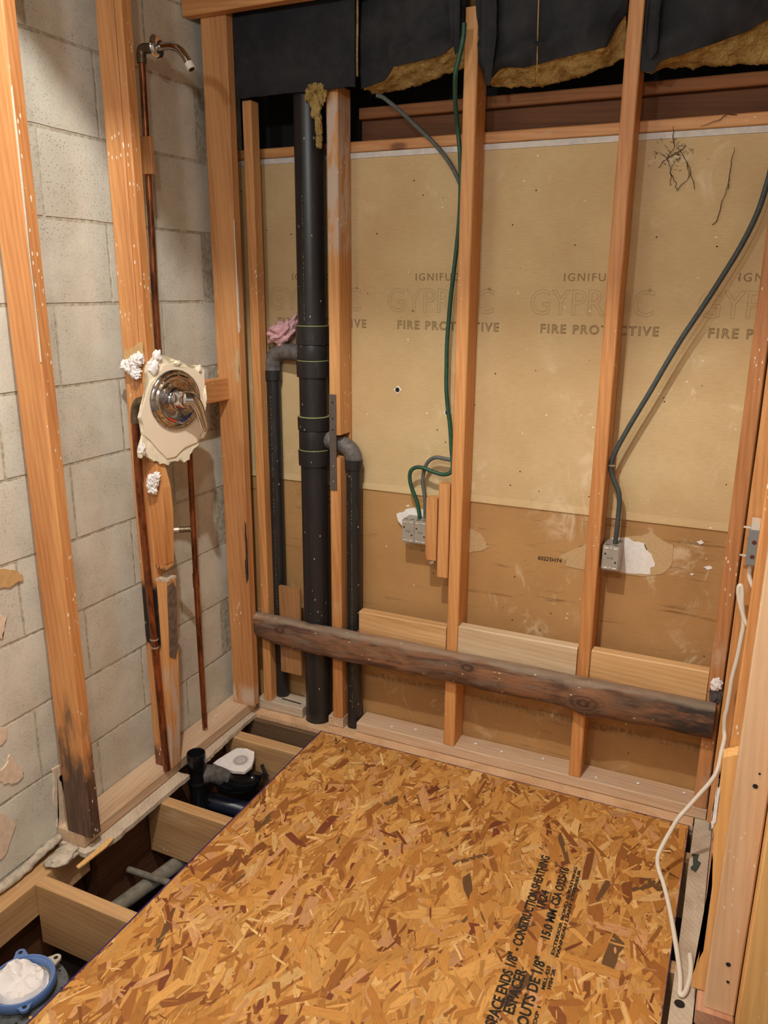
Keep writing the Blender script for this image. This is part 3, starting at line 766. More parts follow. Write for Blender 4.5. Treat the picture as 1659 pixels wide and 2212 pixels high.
# broken stub of stud
bm = slab(jag([(1.625, .0), (1.636, .10), (1.634, .30), (1.622, .40), (1.623, .555), (1.650, .566), (1.652, .40), (1.655, .10), (1.652, .0)], .0022, 5, 31), Matrix(((1, 0, 0, 0), (0, 0, 1, 0), (0, 1, 0, 0), (0, 0, 0, 1))), -.7465, -.7125)
bmesh.ops.translate(bm, verts=bm.verts[:], vec=(0.0, 0, .039))
stub = mesh_obj('stud_stub', bm, BRIGHT, label='torn yellow stub of a broken stud left of the jamb stud, with a ragged edge', cat='stud stub')
bm = slab(jag([(1.6205, .43), (1.6255, .45), (1.6265, .52), (1.622, .53), (1.6185, .47)], .0018, 3, 33), Matrix(((1, 0, 0, 0), (0, 0, 1, 0), (0, 1, 0, 0), (0, 0, 0, 1))), -.748, -.716)
child(mesh_obj('plaster_crust', bm, PLASTER, label='crust of white plaster'), stub)

# ------------------------------------------------------------------ joists
for y0, lab in ((-.268, 'floor joist farthest from the camera, under the white plaster scrap'), (-.664, 'middle floor joist bare in the pit left of the OSB'), (-1.068, 'nearest floor joist, beside the toilet flange')):
    board('floor_joist', .0835 if y0 > -1 else .0655, 1.62, y0, y0 + .038 + (.008 if y0 > -.3 else 0), -.200, -.0155, JOIST, 'x', label=lab, cat='joist')
board('floor_joist', .0655, 1.62, -1.470, -1.432, -.200, -.0155, JOIST, 'x', label='floor joist under the OSB in front of the toilet flange', cat='joist')
board('rim_joist', .084, 1.62, -.1395, -.1015, -.20, -.0155, wood('grey_brown_lumber', (128, 102, 76), (92, 70, 50)), 'x', label='grey brown rim joist under the foot of the back wall', cat='joist')

# ------------------------------------------------------------------ OSB sheet: a board with pressed strands on it
OX0, OX1, OY0, OY1 = .3845, 1.5735, -2.30, -.1285
osb = empty('osb_panel', (1.0, -1.2, -.0145), 'orange brown OSB sheet laid over the joists, with black printed stamps and purple edges', 'floor panel')
def osb_base():
    bm = box_bm(OX0, OX1, OY0, OY1, -.0145, -.0012)
    return bm
bm = osb_base()
col = bm.loops.layers.float_color.new('strand'); uvl = bm.loops.layers.uv.new('grain')
for f in bm.faces:
    for l in f.loops:
        l[col] = (*srgb(176, 112, 52), 1); l[uvl].uv = (l.vert.co.x, l.vert.co.y)
PAL = [((220, 166, 94), 30), ((206, 148, 76), 30), ((186, 126, 60), 24), ((232, 188, 122), 10), ((164, 104, 50), 13), ((138, 82, 42), 6), ((122, 62, 40), 3), ((104, 76, 50), 1.2), ((212, 158, 108), 8)]
STRAW = srgb(244, 206, 140)
cols = [srgb(*c) for c, _ in PAL]; wts = [w for _, w in PAL]
rs = random.Random(11)
NS = 13000
def in_rect(x, y): return OX0 <= x <= OX1 and OY0 <= y <= OY1
for i in range(NS):
    t = i / NS
    cx = rs.uniform(OX0 - .01, OX1 + .01); cy = rs.uniform(-1.62, OY1 + .01)
    big = rs.random()
    L = rs.uniform(.045, .135) if big > .30 else rs.uniform(.015, .05)
    wd = L * rs.uniform(.08, .34) if big > .15 else rs.uniform(.002, .005)
    straw = t > .55 and rs.random() < .02
    if straw: L = rs.uniform(.02, .07); wd = rs.uniform(.0025, .007)
    elif t > .91: L = rs.uniform(.010, .060); wd = rs.uniform(.002, .009)
    wd = min(wd, .030)
    an = rs.gauss(PI / 2 + .05, .48) if rs.random() < .72 else rs.uniform(0, PI)
    if straw: an = rs.uniform(0, PI)
    ca, sa_ = math.cos(an), math.sin(an)
    k = rs.randint(3, 5); pts = []
    e0, e1 = rs.choice((1, 1, 1, .75, .35)), rs.choice((1, 1, 1, .75, .35))
    sk = [rs.uniform(-.5, .5) for _ in range(2)]; bow = rs.uniform(-.15, .15)
    prof_ = []
    for j in range(k + 1):
        f_ = j / k; q = min(1, e0 + (1 - e0) * f_ * 3, e1 + (1 - e1) * (1 - f_) * 3)
        prof_.append((-L / 2 + L * f_, q, bow * wd * math.sin(PI * f_)))
    for j, (u, q, b_) in enumerate(prof_): pts.append((u + (sk[0] * wd if j in (0, k) else 0), b_ - wd / 2 * q + rs.uniform(-.1, .1) * wd))
    for j, (u, q, b_) in enumerate(reversed(prof_)): pts.append((u - (sk[0] * wd if j in (0, k) else 0), b_ + wd / 2 * q + rs.uniform(-.1, .1) * wd))
    z = -.0012 + .0010 * t
    P = []
    for u, v in pts:
        x = min(max(cx + u * ca - v * sa_, OX0), OX1); y = min(max(cy + u * sa_ + v * ca, OY0), OY1)
        P.append((x, y, z))
    vs = [bm.verts.new(p) for p in P]
    try: f = bm.faces.new(vs)
    except ValueError: continue
    c = STRAW if straw else rs.choices(cols, wts)[0]; b = rs.uniform(.84, 1.12); c = tuple(min(1, q * b) for q in c)
    o1, o2 = rs.uniform(0, 9), rs.uniform(0, 9)
    for l, (u, v) in zip(f.loops, pts):
        l[col] = (*c, 1); l[uvl].uv = (u + o1, v + o2)
me = bpy.data.meshes.new('strand_surface')
for f in bm.faces:
    if f.calc_area() > 0 and f.normal.z < 0 and len(f.verts) != 4: f.normal_flip()
bm.to_mesh(me); bm.free(); me.materials.append(OSB)
o = bpy.data.objects.new('strand_board', me); C.objects.link(o); child(o, osb)
bm = bmesh.new()
e = .0016
add_box(bm, OX0 - e, OX0 + .0022, OY0, OY1 + e, -.0145, .0003); add_box(bm, OX1, OX1 + e, OY0, OY1 + e, -.0145, .0003); add_box(bm, OX0, OX1, OY1, OY1 + e, -.0145, .0003)
child(mesh_obj('edge_seal', bm, PURPLE, label='purple sealed edge'), osb)
stamps = bpy.data.objects.new('printed_stamp', None); 
UPX = (-1, 0, 0); YD = (0, 1, 0)
def stamp(body, size, x, y0, y1, thick=.0010):
    """a printed line running away from the camera from y0 to y1, drifting slightly left"""
    o = text_part(body, size, (x, y0, .0004), YD, UPX, INK, None, 'printed_stamp', thick=thick)
    w = max(v.co.y for v in o.data.vertices) - y0
    k = (y1 - y0) / w
    for v in o.data.vertices:
        v.co.y = y0 + (v.co.y - y0) * k
        v.co.x -= .034 * (v.co.y - y0)
    child(o, osb)
stamp('SPACE ENDS 1/8" -', .033, 1.2655, -.985, -.762)
stamp('CONSTRUCTION SHEATHING', .031, 1.2575, -.755, -.425)
stamp('ESPACER', .033, 1.2905, -.940, -.815)
stamp('1R24', .028, 1.2770, -.622, -.552)
stamp('LES BOUTS DE 1/8"', .033, 1.3270, -1.03, -.765)
stamp('15.0 MM', .029, 1.3110, -.712, -.608)
stamp('CSA O325-16', .029, 1.3075, -.592, -.448)
stamp('EXTERIOR BOND SHEATHING', .0100, 1.3320, -.748, -.434, .0004)
stamp('PANNEAU LIANT EXTERIEUR', .0100, 1.3430, -.750, -.440, .0004)
stamp('MILL 423', .0110, 1.3350, -.850, -.782, .0004)
stamp('1F24 2R', .0110, 1.3470, -.846, -.784, .0004)
stamp('EXP 1', .0110, 1.3400, -.945, -.895, .0004)

# ------------------------------------------------------------------ drain stack
st = empty('drain_stack', (.334, -.052, -.19), 'fat black vertical drain stack with thinner vent pipes branching left and right', 'pipe')
PX, PY, PR = .3335, -.0525, .0445
def vtube(name, x, y, r, z0, z1, mat, n=28): return tube(name, [(x, y, z0), (x, y, z1)], r, mat, st, n=n, sub=0, smooth=40)
vtube('pipe', PX, PY, PR, -.40, 2.02, ABS)
for z0, z1 in ((1.295, 1.352), (1.195, 1.247), (1.028, 1.072), (.914, .966)):
    bm = bmesh.new(); add_lathe(bm, [(PR + .0005, 0), (PR + .0065, .002), (PR + .0075, z1 - z0 - .002), (PR + .0055, z1 - z0), (PR + .0003, z1 - z0 - .001)], Matrix.Translation((PX, PY, z0)))
    o = child(mesh_obj('coupling', bm, ABS, smooth=35), st)
    bm = bmesh.new(); add_lathe(bm, [(PR + .0003, 0), (PR + .0052, 0), (PR + .0045, .0022), (PR + .0003, .003)], Matrix.Translation((PX, PY, z1 - .0006)))
    child(mesh_obj('glue_ring', bm, GLUE, smooth=35), o)
for z0, z1 in ((1.247, 1.295), (.966, 1.028)):   # tee bodies
    bm = bmesh.new(); add_lathe(bm, [(PR + .003, 0), (PR + .004, .004), (PR + .004, z1 - z0 - .004), (PR + .003, z1 - z0)], Matrix.Translation((PX, PY, z0)))
    child(mesh_obj('tee_body', bm, ABS, smooth=35), st)
vx, vy, vr = .1705, -.0285, .0238
tube('elbow', [(PX - .03, -.045, 1.268), (.25, -.036, 1.268), (.205, -.030, 1.266), (.180, vy, 1.252), (vx, vy, 1.222), (vx, vy, 1.200)], .0265, GREYABS, st, n=20)
vtube('vent_pipe', vx, vy, vr, .045, 1.205, ABS, 20)
bm = bmesh.new(); add_lathe(bm, [(vr, 0), (.0285, .001), (.0290, .030), (.0270, .032), (vr, .031)], Matrix.Translation((vx, vy, 1.176)))
child(mesh_obj('coupling', bm, ABS, smooth=35), st)
wx, wy = .4715, -.0445
tube('elbow', [(PX + .03, wy, 1.000), (.372, wy, 1.000), (.405, wy, .992), (.440, wy, .985), (.462, wy, .968), (wx, wy, .945), (wx, wy, .930)], .0268, GREYABS, st, n=20)
vtube('waste_pipe', wx, wy, .0240, -.19, .935, ABS, 20)
bm = bmesh.new(); add_lathe(bm, [(.024, 0), (.0285, .001), (.0290, .030), (.0270, .032), (.024, .031)], Matrix.Translation((wx, wy, .912)))
child(mesh_obj('coupling', bm, ABS, smooth=35), st)
def dash_mat():
    w = N('printed_dashes', 0.4)
    n = w.noise(w.map((0, 0, 160), w.obj(False)), 1, 2, 0.6); n2 = w.noise(w.map((0, 0, 9), w.obj(False)), 1, 2)
    f = w.mth('MULTIPLY', w.rng(n, 0.50, 0.54), w.rng(n2, 0.40, 0.46))
    return w.col(w.mix(w.mth('MULTIPLY', f, 0.8), srgb(40, 39, 40), srgb(132, 134, 92)))
DASH = dash_mat()
for x, y, r, za, zb in ((vx, vy, vr, .30, 1.13), (wx, wy, .024, .08, .90), (PX, PY, PR, 1.37, 1.73)):   # pale printed line down each pipe
    a = -PI / 2 + (.12 if r < .03 else -.05)
    px, py = x + math.cos(a) * (r + .0002), y + math.sin(a) * (r + .0002)
    child(mesh_obj('printed_line', box_bm(px - .0014, px + .0014, py - .0002, py + .0008, za, zb), DASH, label='pale printed line'), st)
# hole through the stud for the branch
def cut_hole(o, bm):
    me = bpy.data.meshes.new('cutter'); bm.to_mesh(me); bm.free(); me.materials.append(HOLE)
    cu = bpy.data.objects.new('cutter', me); C.objects.link(cu)
    md = o.modifiers.new('b', 'BOOLEAN'); md.object = cu; md.operation = 'DIFFERENCE'; md.solver = 'EXACT'
    bpy.context.view_layer.update()
    nm = bpy.data.meshes.new_from_object(o.evaluated_get(bpy.context.evaluated_depsgraph_get()))
    o.modifiers.clear(); o.data = nm
    bpy.data.objects.remove(cu)
bm = bmesh.new(); add_box(bm, .395, .455, -.10, -.0145, .952, 1.024)
cut_hole(s2, bm)
sub = [o for o in bpy.data.objects if o.get('label', '').startswith('long pale strip of old')][0]
for hx, hy, hr in ((PX, PY, PR + .002), (wx, wy, .026)):
    bm = bmesh.new(); add_tube(bm, [(hx, hy, -.05), (hx, hy, .05)], hr, 28); cut_hole(sub, bm)
board('nail_plate', .4085, .4325, -.0890, -.0860, .847, 1.150, STEEL, ch=.0006, wob=.0001, label='long grey steel nail plate on the stud beside the drain stack', cat='nail plate')
np_ = bpy.data.objects['nail_plate']
for z in (1.125, 1.075, 1.040, .925, .875):
    bm = bmesh.new(); add_lathe(bm, [(0, .0012), (.0022, .0008), (.003, 0)], frame_mat((.4205, -.0889, z), (0, -1, 0)), 10)
    child(mesh_obj('nail_head', bm, HOLE if z > 1.03 else SOLDER), np_)
bm = lump((.050, .026, .030), 5, 4, .7, 2.6)
for v in bm.verts:
    if v.co.x > 0: v.co.z += v.co.x * .8
mesh_obj('insulation_tuft', bm, PINK, smooth=True, loc=(.214, -.034, 1.322), label='tuft of pink insulation on the left vent elbow', cat='insulation')

# ------------------------------------------------------------------ copper pipes and shower fittings
def pipe_thing(name, pts, r, mat, label, cat='pipe', **kw): return tube(name, pts, r, mat, n=16, label=label, cat=cat, **kw)
riser = tube('copper_pipe', [(.061, -.4365, 2.028), (.060, -.438, 1.85), (.057, -.438, 1.65), (.053, -.438, 1.48), (.052, -.438, 1.215)], .0085, COPPER, n=16, label='upper copper pipe climbing from the valve to the shower arm', cat='pipe')
rb = tube('copper_pipe', [(.060, -.3345, 1.10), (.060, -.337, .96), (.060, -.341, .73), (.060, -.343, .50), (.060, -.343, .25), (.060, -.342, .0395)], .0085, COPPER, n=16, label='lower copper pipe standing free between the studs, dropping from the valve', cat='pipe')
for z in (.585, .545):
    bm = bmesh.new(); add_lathe(bm, [(.0085, 0), (.0100, .001), (.0100, .004), (.0085, .005)], Matrix.Translation((.060, -.3425, z)), 16)
    child(mesh_obj('solder_joint', bm, SOLDER, smooth=35), rb)
bm = lump((.009, .009, .006), 3, 2); child(mesh_obj('solder_blob', bm, SOLDER, smooth=True, loc=(.060, -.342, .043)), rb)
bm = bmesh.new(); add_lathe(bm, [(.0085, 0), (.0101, .001), (.0101, .048), (.0085, .049)], Matrix.Translation((.060, -.343, .545)), 16)
child(mesh_obj('sleeve', bm, COPPER, smooth=35), rb)
pc = tube('copper_pipe', [(.118, -.590, 1.171), (.0975, -.5855, 1.166), (.0845, -.5845, 1.146), (.0795, -.5845, 1.09), (.0760, -.5845, .93), (.0785, -.5845, .80), (.0830, -.5845, .63), (.0880, -.5845, .46), (.0925, -.5845, .28), (.0985, -.5850, .0395)], .0104, COPPER, n=16, label='copper pipe with an elbow, running down the scorched shower stud', cat='pipe')
bm = bmesh.new(); add_tube(bm, catmull([(.118, -.590, 1.171), (.0975, -.5855, 1.166), (.0845, -.5845, 1.146), (.0800, -.5845, 1.11)]), .0128, 16)
child(mesh_obj('elbow', bm, BRASS, smooth=40), pc)
for z in (.470, .445):
    bm = bmesh.new(); add_lathe(bm, [(.0104, 0), (.0126, .001), (.0126, .004), (.0104, .005)], Matrix.Translation((.0878 if z > .46 else .0883, -.5845, z)), 16)
    child(mesh_obj('solder_joint', bm, SOLDER, smooth=35), pc)
bm = bmesh.new(); add_tube(bm, [(.1050, -.545, .796), (.178, -.500, .798)], .0085, 16, caps=False); add_tube(bm, [(.178, -.500, .798), (.105, -.545, .796)], .0068, 16, caps=False)
sp = mesh_obj('pipe_stub', bm, BRASS, smooth=40, label='short horizontal copper stub poking out of the shower stud below the valve', cat='pipe')
bm = bmesh.new(); add_tube(bm, [(.110, -.542, .796), (.150, -.517, .797)], .0093, 16); child(mesh_obj('sleeve', bm, SOLDER, smooth=40), sp)
# wood block across the riser
board('block_scrap', .040, .092, -.462, -.4475, 1.752, 1.842, ORANGE2, label='small square of wood in front of the upper copper pipe', cat='wood block')

arm = empty('shower_fitting', (.062, -.4355, 2.052), 'chrome shower arm sticking out high on the left wall', 'shower arm')
tube('elbow', [(.061, -.4365, 2.020), (.061, -.4365, 2.040), (.066, -.436, 2.052), (.085, -.434, 2.053), (.098, -.433, 2.053)], .0125, BRASS, arm, n=16)
tube('arm', [(.095, -.4335, 2.053), (.125, -.4310, 2.0535), (.155, -.4290, 2.051), (.178, -.4275, 2.040), (.194, -.4262, 2.022), (.203, -.4255, 2.006)], .0100, CHROME, arm, n=20)
tube('threaded_end', [(.2005, -.4257, 2.010), (.2085, -.425, 1.995)], .0112, WHITEPAINT, arm, n=20, sub=0)
M = frame_mat((.2087, -.425, 1.9945), Vector((.008, .0007, -.015)))
bm = bmesh.new(); add_lathe(bm, [(0, .0003), (.008, .0003)], M, 16); child(mesh_obj('open_end', bm, HOLE), arm)
M = frame_mat((.109, -.4325, 2.053), (1, .09, 0.05))
lathe('wall_flange', [(.0105, .010), (.014, .010), (.022, .008), (.029, .003), (.0305, -.001), (.029, -.0015), (.022, .005), (.011, .007)], M, CHROME, arm, n=32)

# valve: torn piece of wall, cream tile, chrome trim
th = .25
nv = Vector((math.cos(th), -math.sin(th), 0)); tv = Vector((math.sin(th), math.cos(th), 0)); c0 = Vector((.1572, -.4998, 1.1619))
VM = Matrix.Identity(4)
for i in range(3): VM[i][0], VM[i][1], VM[i][2] = tv[i], (0, 0, 1)[i], nv[i]
VM.translation = c0
VM = VM @ Matrix.Scale(.978, 4)
TILE = [(-.0253, .1062), (-.0405, .1021), (-.0466, .0883), (-.0677, .0695), (-.083, .0606), (-.0974, .0334), (-.1124, -.0018), (-.1233, -.0313), (-.1156, -.0528), (-.1146, -.082), (-.0988, -.0967), (-.0719, -.1303), (-.0463, -.1579), (-.0152, -.1563), (.0126, -.1364), (.0618, -.1259), (.0697, -.1115), (.086, -.0936), (.0929, -.0745), (.0916, -.0522), (.1033, -.0227), (.101, .0061), (.1002, .0344), (.1016, .0559), (.0864, .0722), (.0713, .0861), (.0505, .0918), (.0141, .0922), (-.0057, .0998)]
TBASE = [(-.0522, .1393), (-.0714, .1123), (-.0866, .1033), (-.0904, .0875), (-.0846, .0709), (-.0859, .0547), (-.0976, .0314), (-.1129, -.0079), (-.1222, -.0314), (-.1145, -.0529), (-.1158, -.0818), (-.1221, -.0997), (-.1312, -.1213), (-.1315, -.138), (-.1285, -.1448), (-.1165, -.132), (-.1091, -.131), (-.1029, -.1447), (-.0867, -.1579), (-.0742, -.1578), (-.0676, -.1696), (-.0549, -.1695), (-.0402, -.1774), (-.0316, -.1668), (-.0058, -.171), (.0027, -.1635), (.0148, -.1787), (.0232, -.1734), (.034, -.1729), (.035, -.1597), (.0408, -.154), (.0525, -.1424), (.0694, -.1359), (.0735, -.1164), (.09, -.1165), (.0955, -.077), (.1019, -.0225), (.1029, .0342), (.103, .0558), (.1058, .0772), (.0985, .0906), (.0896, .0784), (.0812, .0939), (.0719, .0945), (.0685, .0841), (.0454, .0942), (.0356, .1032), (.0226, .102), (.0155, .1108), (.0006, .1159), (-.0076, .1071), (-.0177, .1068), (-.0244, .1174), (-.0412, .1245), (-.0444, .1146)]
wf = empty('wall_fragment', c0, 'torn scrap of cream wall tile and plaster left hanging around the shower valve', 'wall scrap')
child(mesh_obj('plaster_backing', slab(jag(TBASE, .0012, 3, 61), VM, -.0155, -.0045), plain('creamy_plaster', (236, 226, 200), .85, var=.08, vs=60, bump=.4), label='ragged plaster backing'), wf)
child(mesh_obj('cream_tile', slab(jag([(x * .99, y * .99) for x, y in TILE], .0004, 3, 62), VM, -.0044, 0.0), CREAMTILE, label='smooth cream tile face'), wf)
for k, (p, s) in enumerate((((-.068, .098), (.016, .020, .012)), ((-.052, .128), (.012, .018, .010)), ((-.122, -.118), (.010, .018, .008)), ((.099, .005), (.007, .032, .010)), ((.012, .105), (.012, .007, .008)), ((.085, .082), (.010, .012, .008)), ((.09, -.105), (.008, .012, .006)))):
    bm = lump(s, 20 + k, 3, .5, 2.2); bm.transform(VM @ Matrix.Translation((p[0], p[1], -.006)))
    child(mesh_obj('plaster_crumb', bm, PLASTER if k < 3 else plain('creamy_plaster_crumb', (240, 230, 206), .9), smooth=60), wf)
valve = empty('shower_valve', c0, 'chrome shower valve trim with a single lever handle and red and blue marks', 'faucet')
EC = VM @ Matrix.Translation((-.006, .0045, 0.0004))
lathe('escutcheon', [(0, .012), (.026, .012), (.030, .0085), (.050, .0075), (.056, .010), (.0625, .0135), (.067, .0135), (.072, .0095), (.0745, .0100), (.080, .0085), (.0845, .004), (.0855, 0)], EC, CHROME_OLD, valve, n=64)
for nm, mt, a0, a1 in (('hot_mark', RED, -2.30, -1.75), ('cold_mark', BLUE, -1.45, -.75)):
    bm = bmesh.new(); k = 12; pr = []
    for i in range(k + 1):
        a = a0 + (a1 - a0) * i / k
        for r in (.0555, .0605):
            pr.append(bm.verts.new(EC @ Vector((r * math.cos(a), r * math.sin(a), .0148))))
    for i in range(k): bm.faces.new((pr[2 * i], pr[2 * i + 1], pr[2 * i + 3], pr[2 * i + 2]))
    child(mesh_obj(nm, bm, mt), valve)
HB = EC @ Matrix.Translation((.004, .004, 0))
lathe('hub', [(.031, .012), (.031, .020), (.028, .024), (.0255, .044), (.0235, .050), (.012, .0535), (0, .054)], HB, CHROME, valve, n=40)
def lev(t): return .0165 * (1 - t) ** .5 + .0052 if t < .55 else max(.0165 * (1 - t) ** .5 + .0052, .0088) * (1 if t < .93 else .8)
bm = bmesh.new()
pts = catmull([HB @ Vector(p) for p in ((-.004, .006, .046), (.012, .002, .056), (.026, -.018, .060), (.036, -.046, .060), (.044, -.078, .062), (.047, -.092, .063))], 8)
add_tube(bm, pts, lev, 18, flat=.75)
child(mesh_obj('lever', bm, CHROME, smooth=50), valve)

# paper and plaster lumps on the stud
p2 = jag([(.0508, 1.3003), (.0718, 1.3041), (.0878, 1.3115), (.1000, 1.3228), (.118, 1.3245), (.118, 1.29), (.0999, 1.2785), (.0693, 1.2792), (.0507, 1.2745)], .0012, 4, 71)
mesh_obj('paper_scrap', slab(p2, FB, .6065, .6085), PAPERTAN, label='torn brown paper scrap above the shower valve', cat='paper') if False else mesh_obj('paper_scrap', slab(p2, FB, .5735, .5755), PAPERTAN, label='torn brown paper scrap above the shower valve', cat='paper')
g = empty('plaster_lump', (.085, -.585, 1.255), 'white plaster lump stuck to the stud at the upper left of the valve', 'plaster')
for k, (x, z, sx, sz) in enumerate(((.070, 1.262, .018, .016), (.088, 1.250, .020, .015), (.094, 1.272, .015, .017), (.108, 1.281, .014, .016), (.096, 1.238, .012, .010))):
    bm = lump((sx, .012, sz), 30 + k, 4, .6, 2.4); bm.transform(Matrix.Translation((x, -.585, z)))
    child(mesh_obj('crumb', bm, PLASTER, smooth=70), g)
g = empty('plaster_lump', (.132, -.59, .945), 'white plaster lump on the orange strip just below the valve', 'plaster')
for k, (x, z, sx, sz) in enumerate(((.088, .945, .012, .016), (.094, .930, .013, .014), (.103, .952, .010, .016), (.109, .965, .009, .014), (.090, .960, .008, .010))):
    bm = lump((sx, .010, sz), 50 + k, 4, .6, 2.4); bm.transform(Matrix.Translation((x + .032, -.587, z)))
    child(mesh_obj('crumb', bm, PLASTER, smooth=70), g)

# ------------------------------------------------------------------ electrical
GREEN = [(0.8295, -0.135, 2.1046), (0.8281, -0.135, 2.0739), (0.8218, -0.132, 2.0493), (0.8127, -0.128, 2.0196), (0.8052, -0.122, 1.9951), (0.7955, -0.095, 1.9560), (0.7884, -0.060, 1.9098), (.7879, -.04, 1.8688), (.7953, -.04, 1.8095), (.799, -.04, 1.739), (.7988, -.04, 1.6674), (.7944, -.04, 1.5947), (.7863, -.04, 1.508), (.7789, -.04, 1.4321), (.7723, -.04, 1.3232), (.7724, -.04, 1.2491), (.7735, -.04, 1.1874), (.7796, -.04, 1.1278), (.7886, -.04, 1.0733), (.796, -.042, 1.0043), (.803, -.046, .960), (.800, -.05, .9365),
         (.7773, -.05, .9262), (.7426, -.05, .931), (.7163, -.05, .9387), (.6899, -.05, .9403), (.6702, -.05, .9279), (.6661, -.05, .9043), (.6733, -.05, .8732), (.6897, -.05, .8367), (.6993, -.05, .8014), (.7001, -.048, .778)]
tube('cable', GREEN, .0062, GREENCABLE, n=12, sub=4, label='green cable running down the middle stud and looping into the double box', cat='cable')
GRAY = [(.5396, -.03, 1.985), (.5626, -.03, 1.976), (.6194, -.03, 1.9331), (.6687, -.03, 1.891), (.7177, -.03, 1.848), (.7598, -.03, 1.801), (.789, -.028, 1.752), (.8045, -.026, 1.70), (.8055, -.024, 1.50), (.8055, -.024, 1.20), (.8055, -.024, 1.01), (.7995, -.032, .973),
        (.7723, -.037, .9722), (.7464, -.037, .9739), (.7249, -.037, .9626), (.7122, -.037, .9426), (.7051, -.036, .9167), (.7046, -.036, .885), (.7111, -.034, .8432), (.7131, -.034, .8006), (.7135, -.034, .778)]
tube('cable', GRAY, .0058, GREYCABLE, n=12, sub=4, label='grey cable slanting down to the middle stud, then hooping behind the green one', cat='cable')
RC = [(1.612, -.05, 1.86), (1.5694, -.05, 1.7363), (1.5652, -.05, 1.7061), (1.5555, -.05, 1.6551), (1.5408, -.05, 1.6086), (1.5201, -.05, 1.558), (1.4955, -.05, 1.5073), (1.4649, -.05, 1.4465), (1.4377, -.05, 1.3953), (1.4098, -.05, 1.3428), (1.3817, -.05, 1.2832), (1.3483, -.05, 1.2095), (1.3135, -.05, 1.1359), (1.283, -.05, 1.068), (1.2682, -.05, 1.0279), (1.2640, -.05, 1.0041), (1.2665, -.05, .9824), (1.2762, -.05, .9576), (1.2894, -.05, .9328), (1.2946, -.05, .9004), (1.2949, -.05, .8672), (1.2945, -.05, .8269), (1.2925, -.045, .778)]
RC[0] = (1.5735, -.05, 1.79)
tube('cable', RC, .0068, DARKCABLE, n=12, sub=4, label='dark grey cable slanting across the last bay down to the single box', cat='cable')
mesh_obj('cable_staple', box_bm(1.2575, 1.2735, -.058, -.042, 1.000, 1.0045), SOLDER, label='small pale staple holding the slanting grey cable to its stud', cat='staple')

def elec_box(name, x0, x1, z0, z1, yf, yb, gangs, label):
    e = empty(name, ((x0 + x1) / 2, yb, z0), label, 'electrical box')
    bm = box_bm(x0, x1, yf, yb, z0, z1)
    bmesh.ops.bevel(bm, geom=bm.edges[:], offset=.0022, segments=2, affect='EDGES')
    child(mesh_obj('box_body', bm, BOXGREY), e)
    w = (x1 - x0) / gangs
    for gi in range(gangs):
        a = x0 + gi * w
        if gi: child(mesh_obj('joint_line', box_bm(a - .0004, a + .0004, yf - .0003, yf + .001, z0 + .002, z1 - .002), HOLE), e)
        for fz in (.10, .90):
            for fx in (.24, .50, .76):
                cx, cz = a + w * fx, z0 + (z1 - z0) * fz
                L = .0052 if fx != .5 else .002
                bm = bmesh.new(); add_tube(bm, [(cx - L, yf - .0004, cz), (cx + L, yf - .0004, cz + (.002 if fx == .5 else 0))], .0012, 8)
                child(mesh_obj('knockout', bm, TABLIGHT), e)
        for fx, fz in ((.18, .66), (.80, .34), (.52, .50), (.36, .50), (.62, .49)):
            big = fz != .50 and fz != .49
            bm = bmesh.new(); bmesh.ops.create_circle(bm, cap_ends=True, radius=.0028 if big else .0016, segments=12, matrix=Matrix.Translation((a + w * fx, yf - .0004, z0 + (z1 - z0) * fz)) @ Matrix.Rotation(PI / 2, 4, 'X'))
            child(mesh_obj('screw_hole', bm, HOLE), e)
    for k in range(2 * gangs):   # slots on top
        cx = x0 + (x1 - x0) * (k + .5) / (2 * gangs)
        child(mesh_obj('slot', box_bm(cx - .006, cx + .006, yf + .006, yf + .010, z1 - .0002, z1 + .0004), HOLE), e)
    return e
elec_box('electrical_box', .6505, .7335, .702, .776, -.070, -.0015, 2, 'double metal electrical box fed by the green and grey cables')
eb = elec_box('electrical_box', 1.2630, 1.3095, .706, .778, -.070, -.0015, 1, 'single metal electrical box on the stud beside a white torn patch')
# grey switch box on the right wall
e = empty('switch_box', (1.655, -.175, .80), 'blue grey switch box seen edge-on in the right wall', 'electrical box')
bm = box_bm(1.626, 1.690, -.200, -.1475, .815, .905); bmesh.ops.bevel(bm, geom=bm.edges[:], offset=.002, segments=2, affect='EDGES')
child(mesh_obj('box_body', bm, plain('blue_grey_metal', (142, 146, 148), .5, .3)), e)
child(mesh_obj('device_strap', box_bm(1.629, 1.690, -.196, -.1515, .9055, .926), TABLIGHT, label='white device end'), e)
for z in (.875, .838):
    bm = bmesh.new(); add_lathe(bm, [(0, .001), (.005, .0008), (.0055, 0)], frame_mat((1.640, -.2001, z), (0, -1, 0)), 16)
    child(mesh_obj('screw_hole', bm, plain('rusty_hole', (92, 44, 34), .7)), e)
for z in (.905, .832):
    child(mesh_obj('bracket_tab', box_bm(1.612, 1.628, -.176, -.172, z - .002, z + .002), TABLIGHT), e)
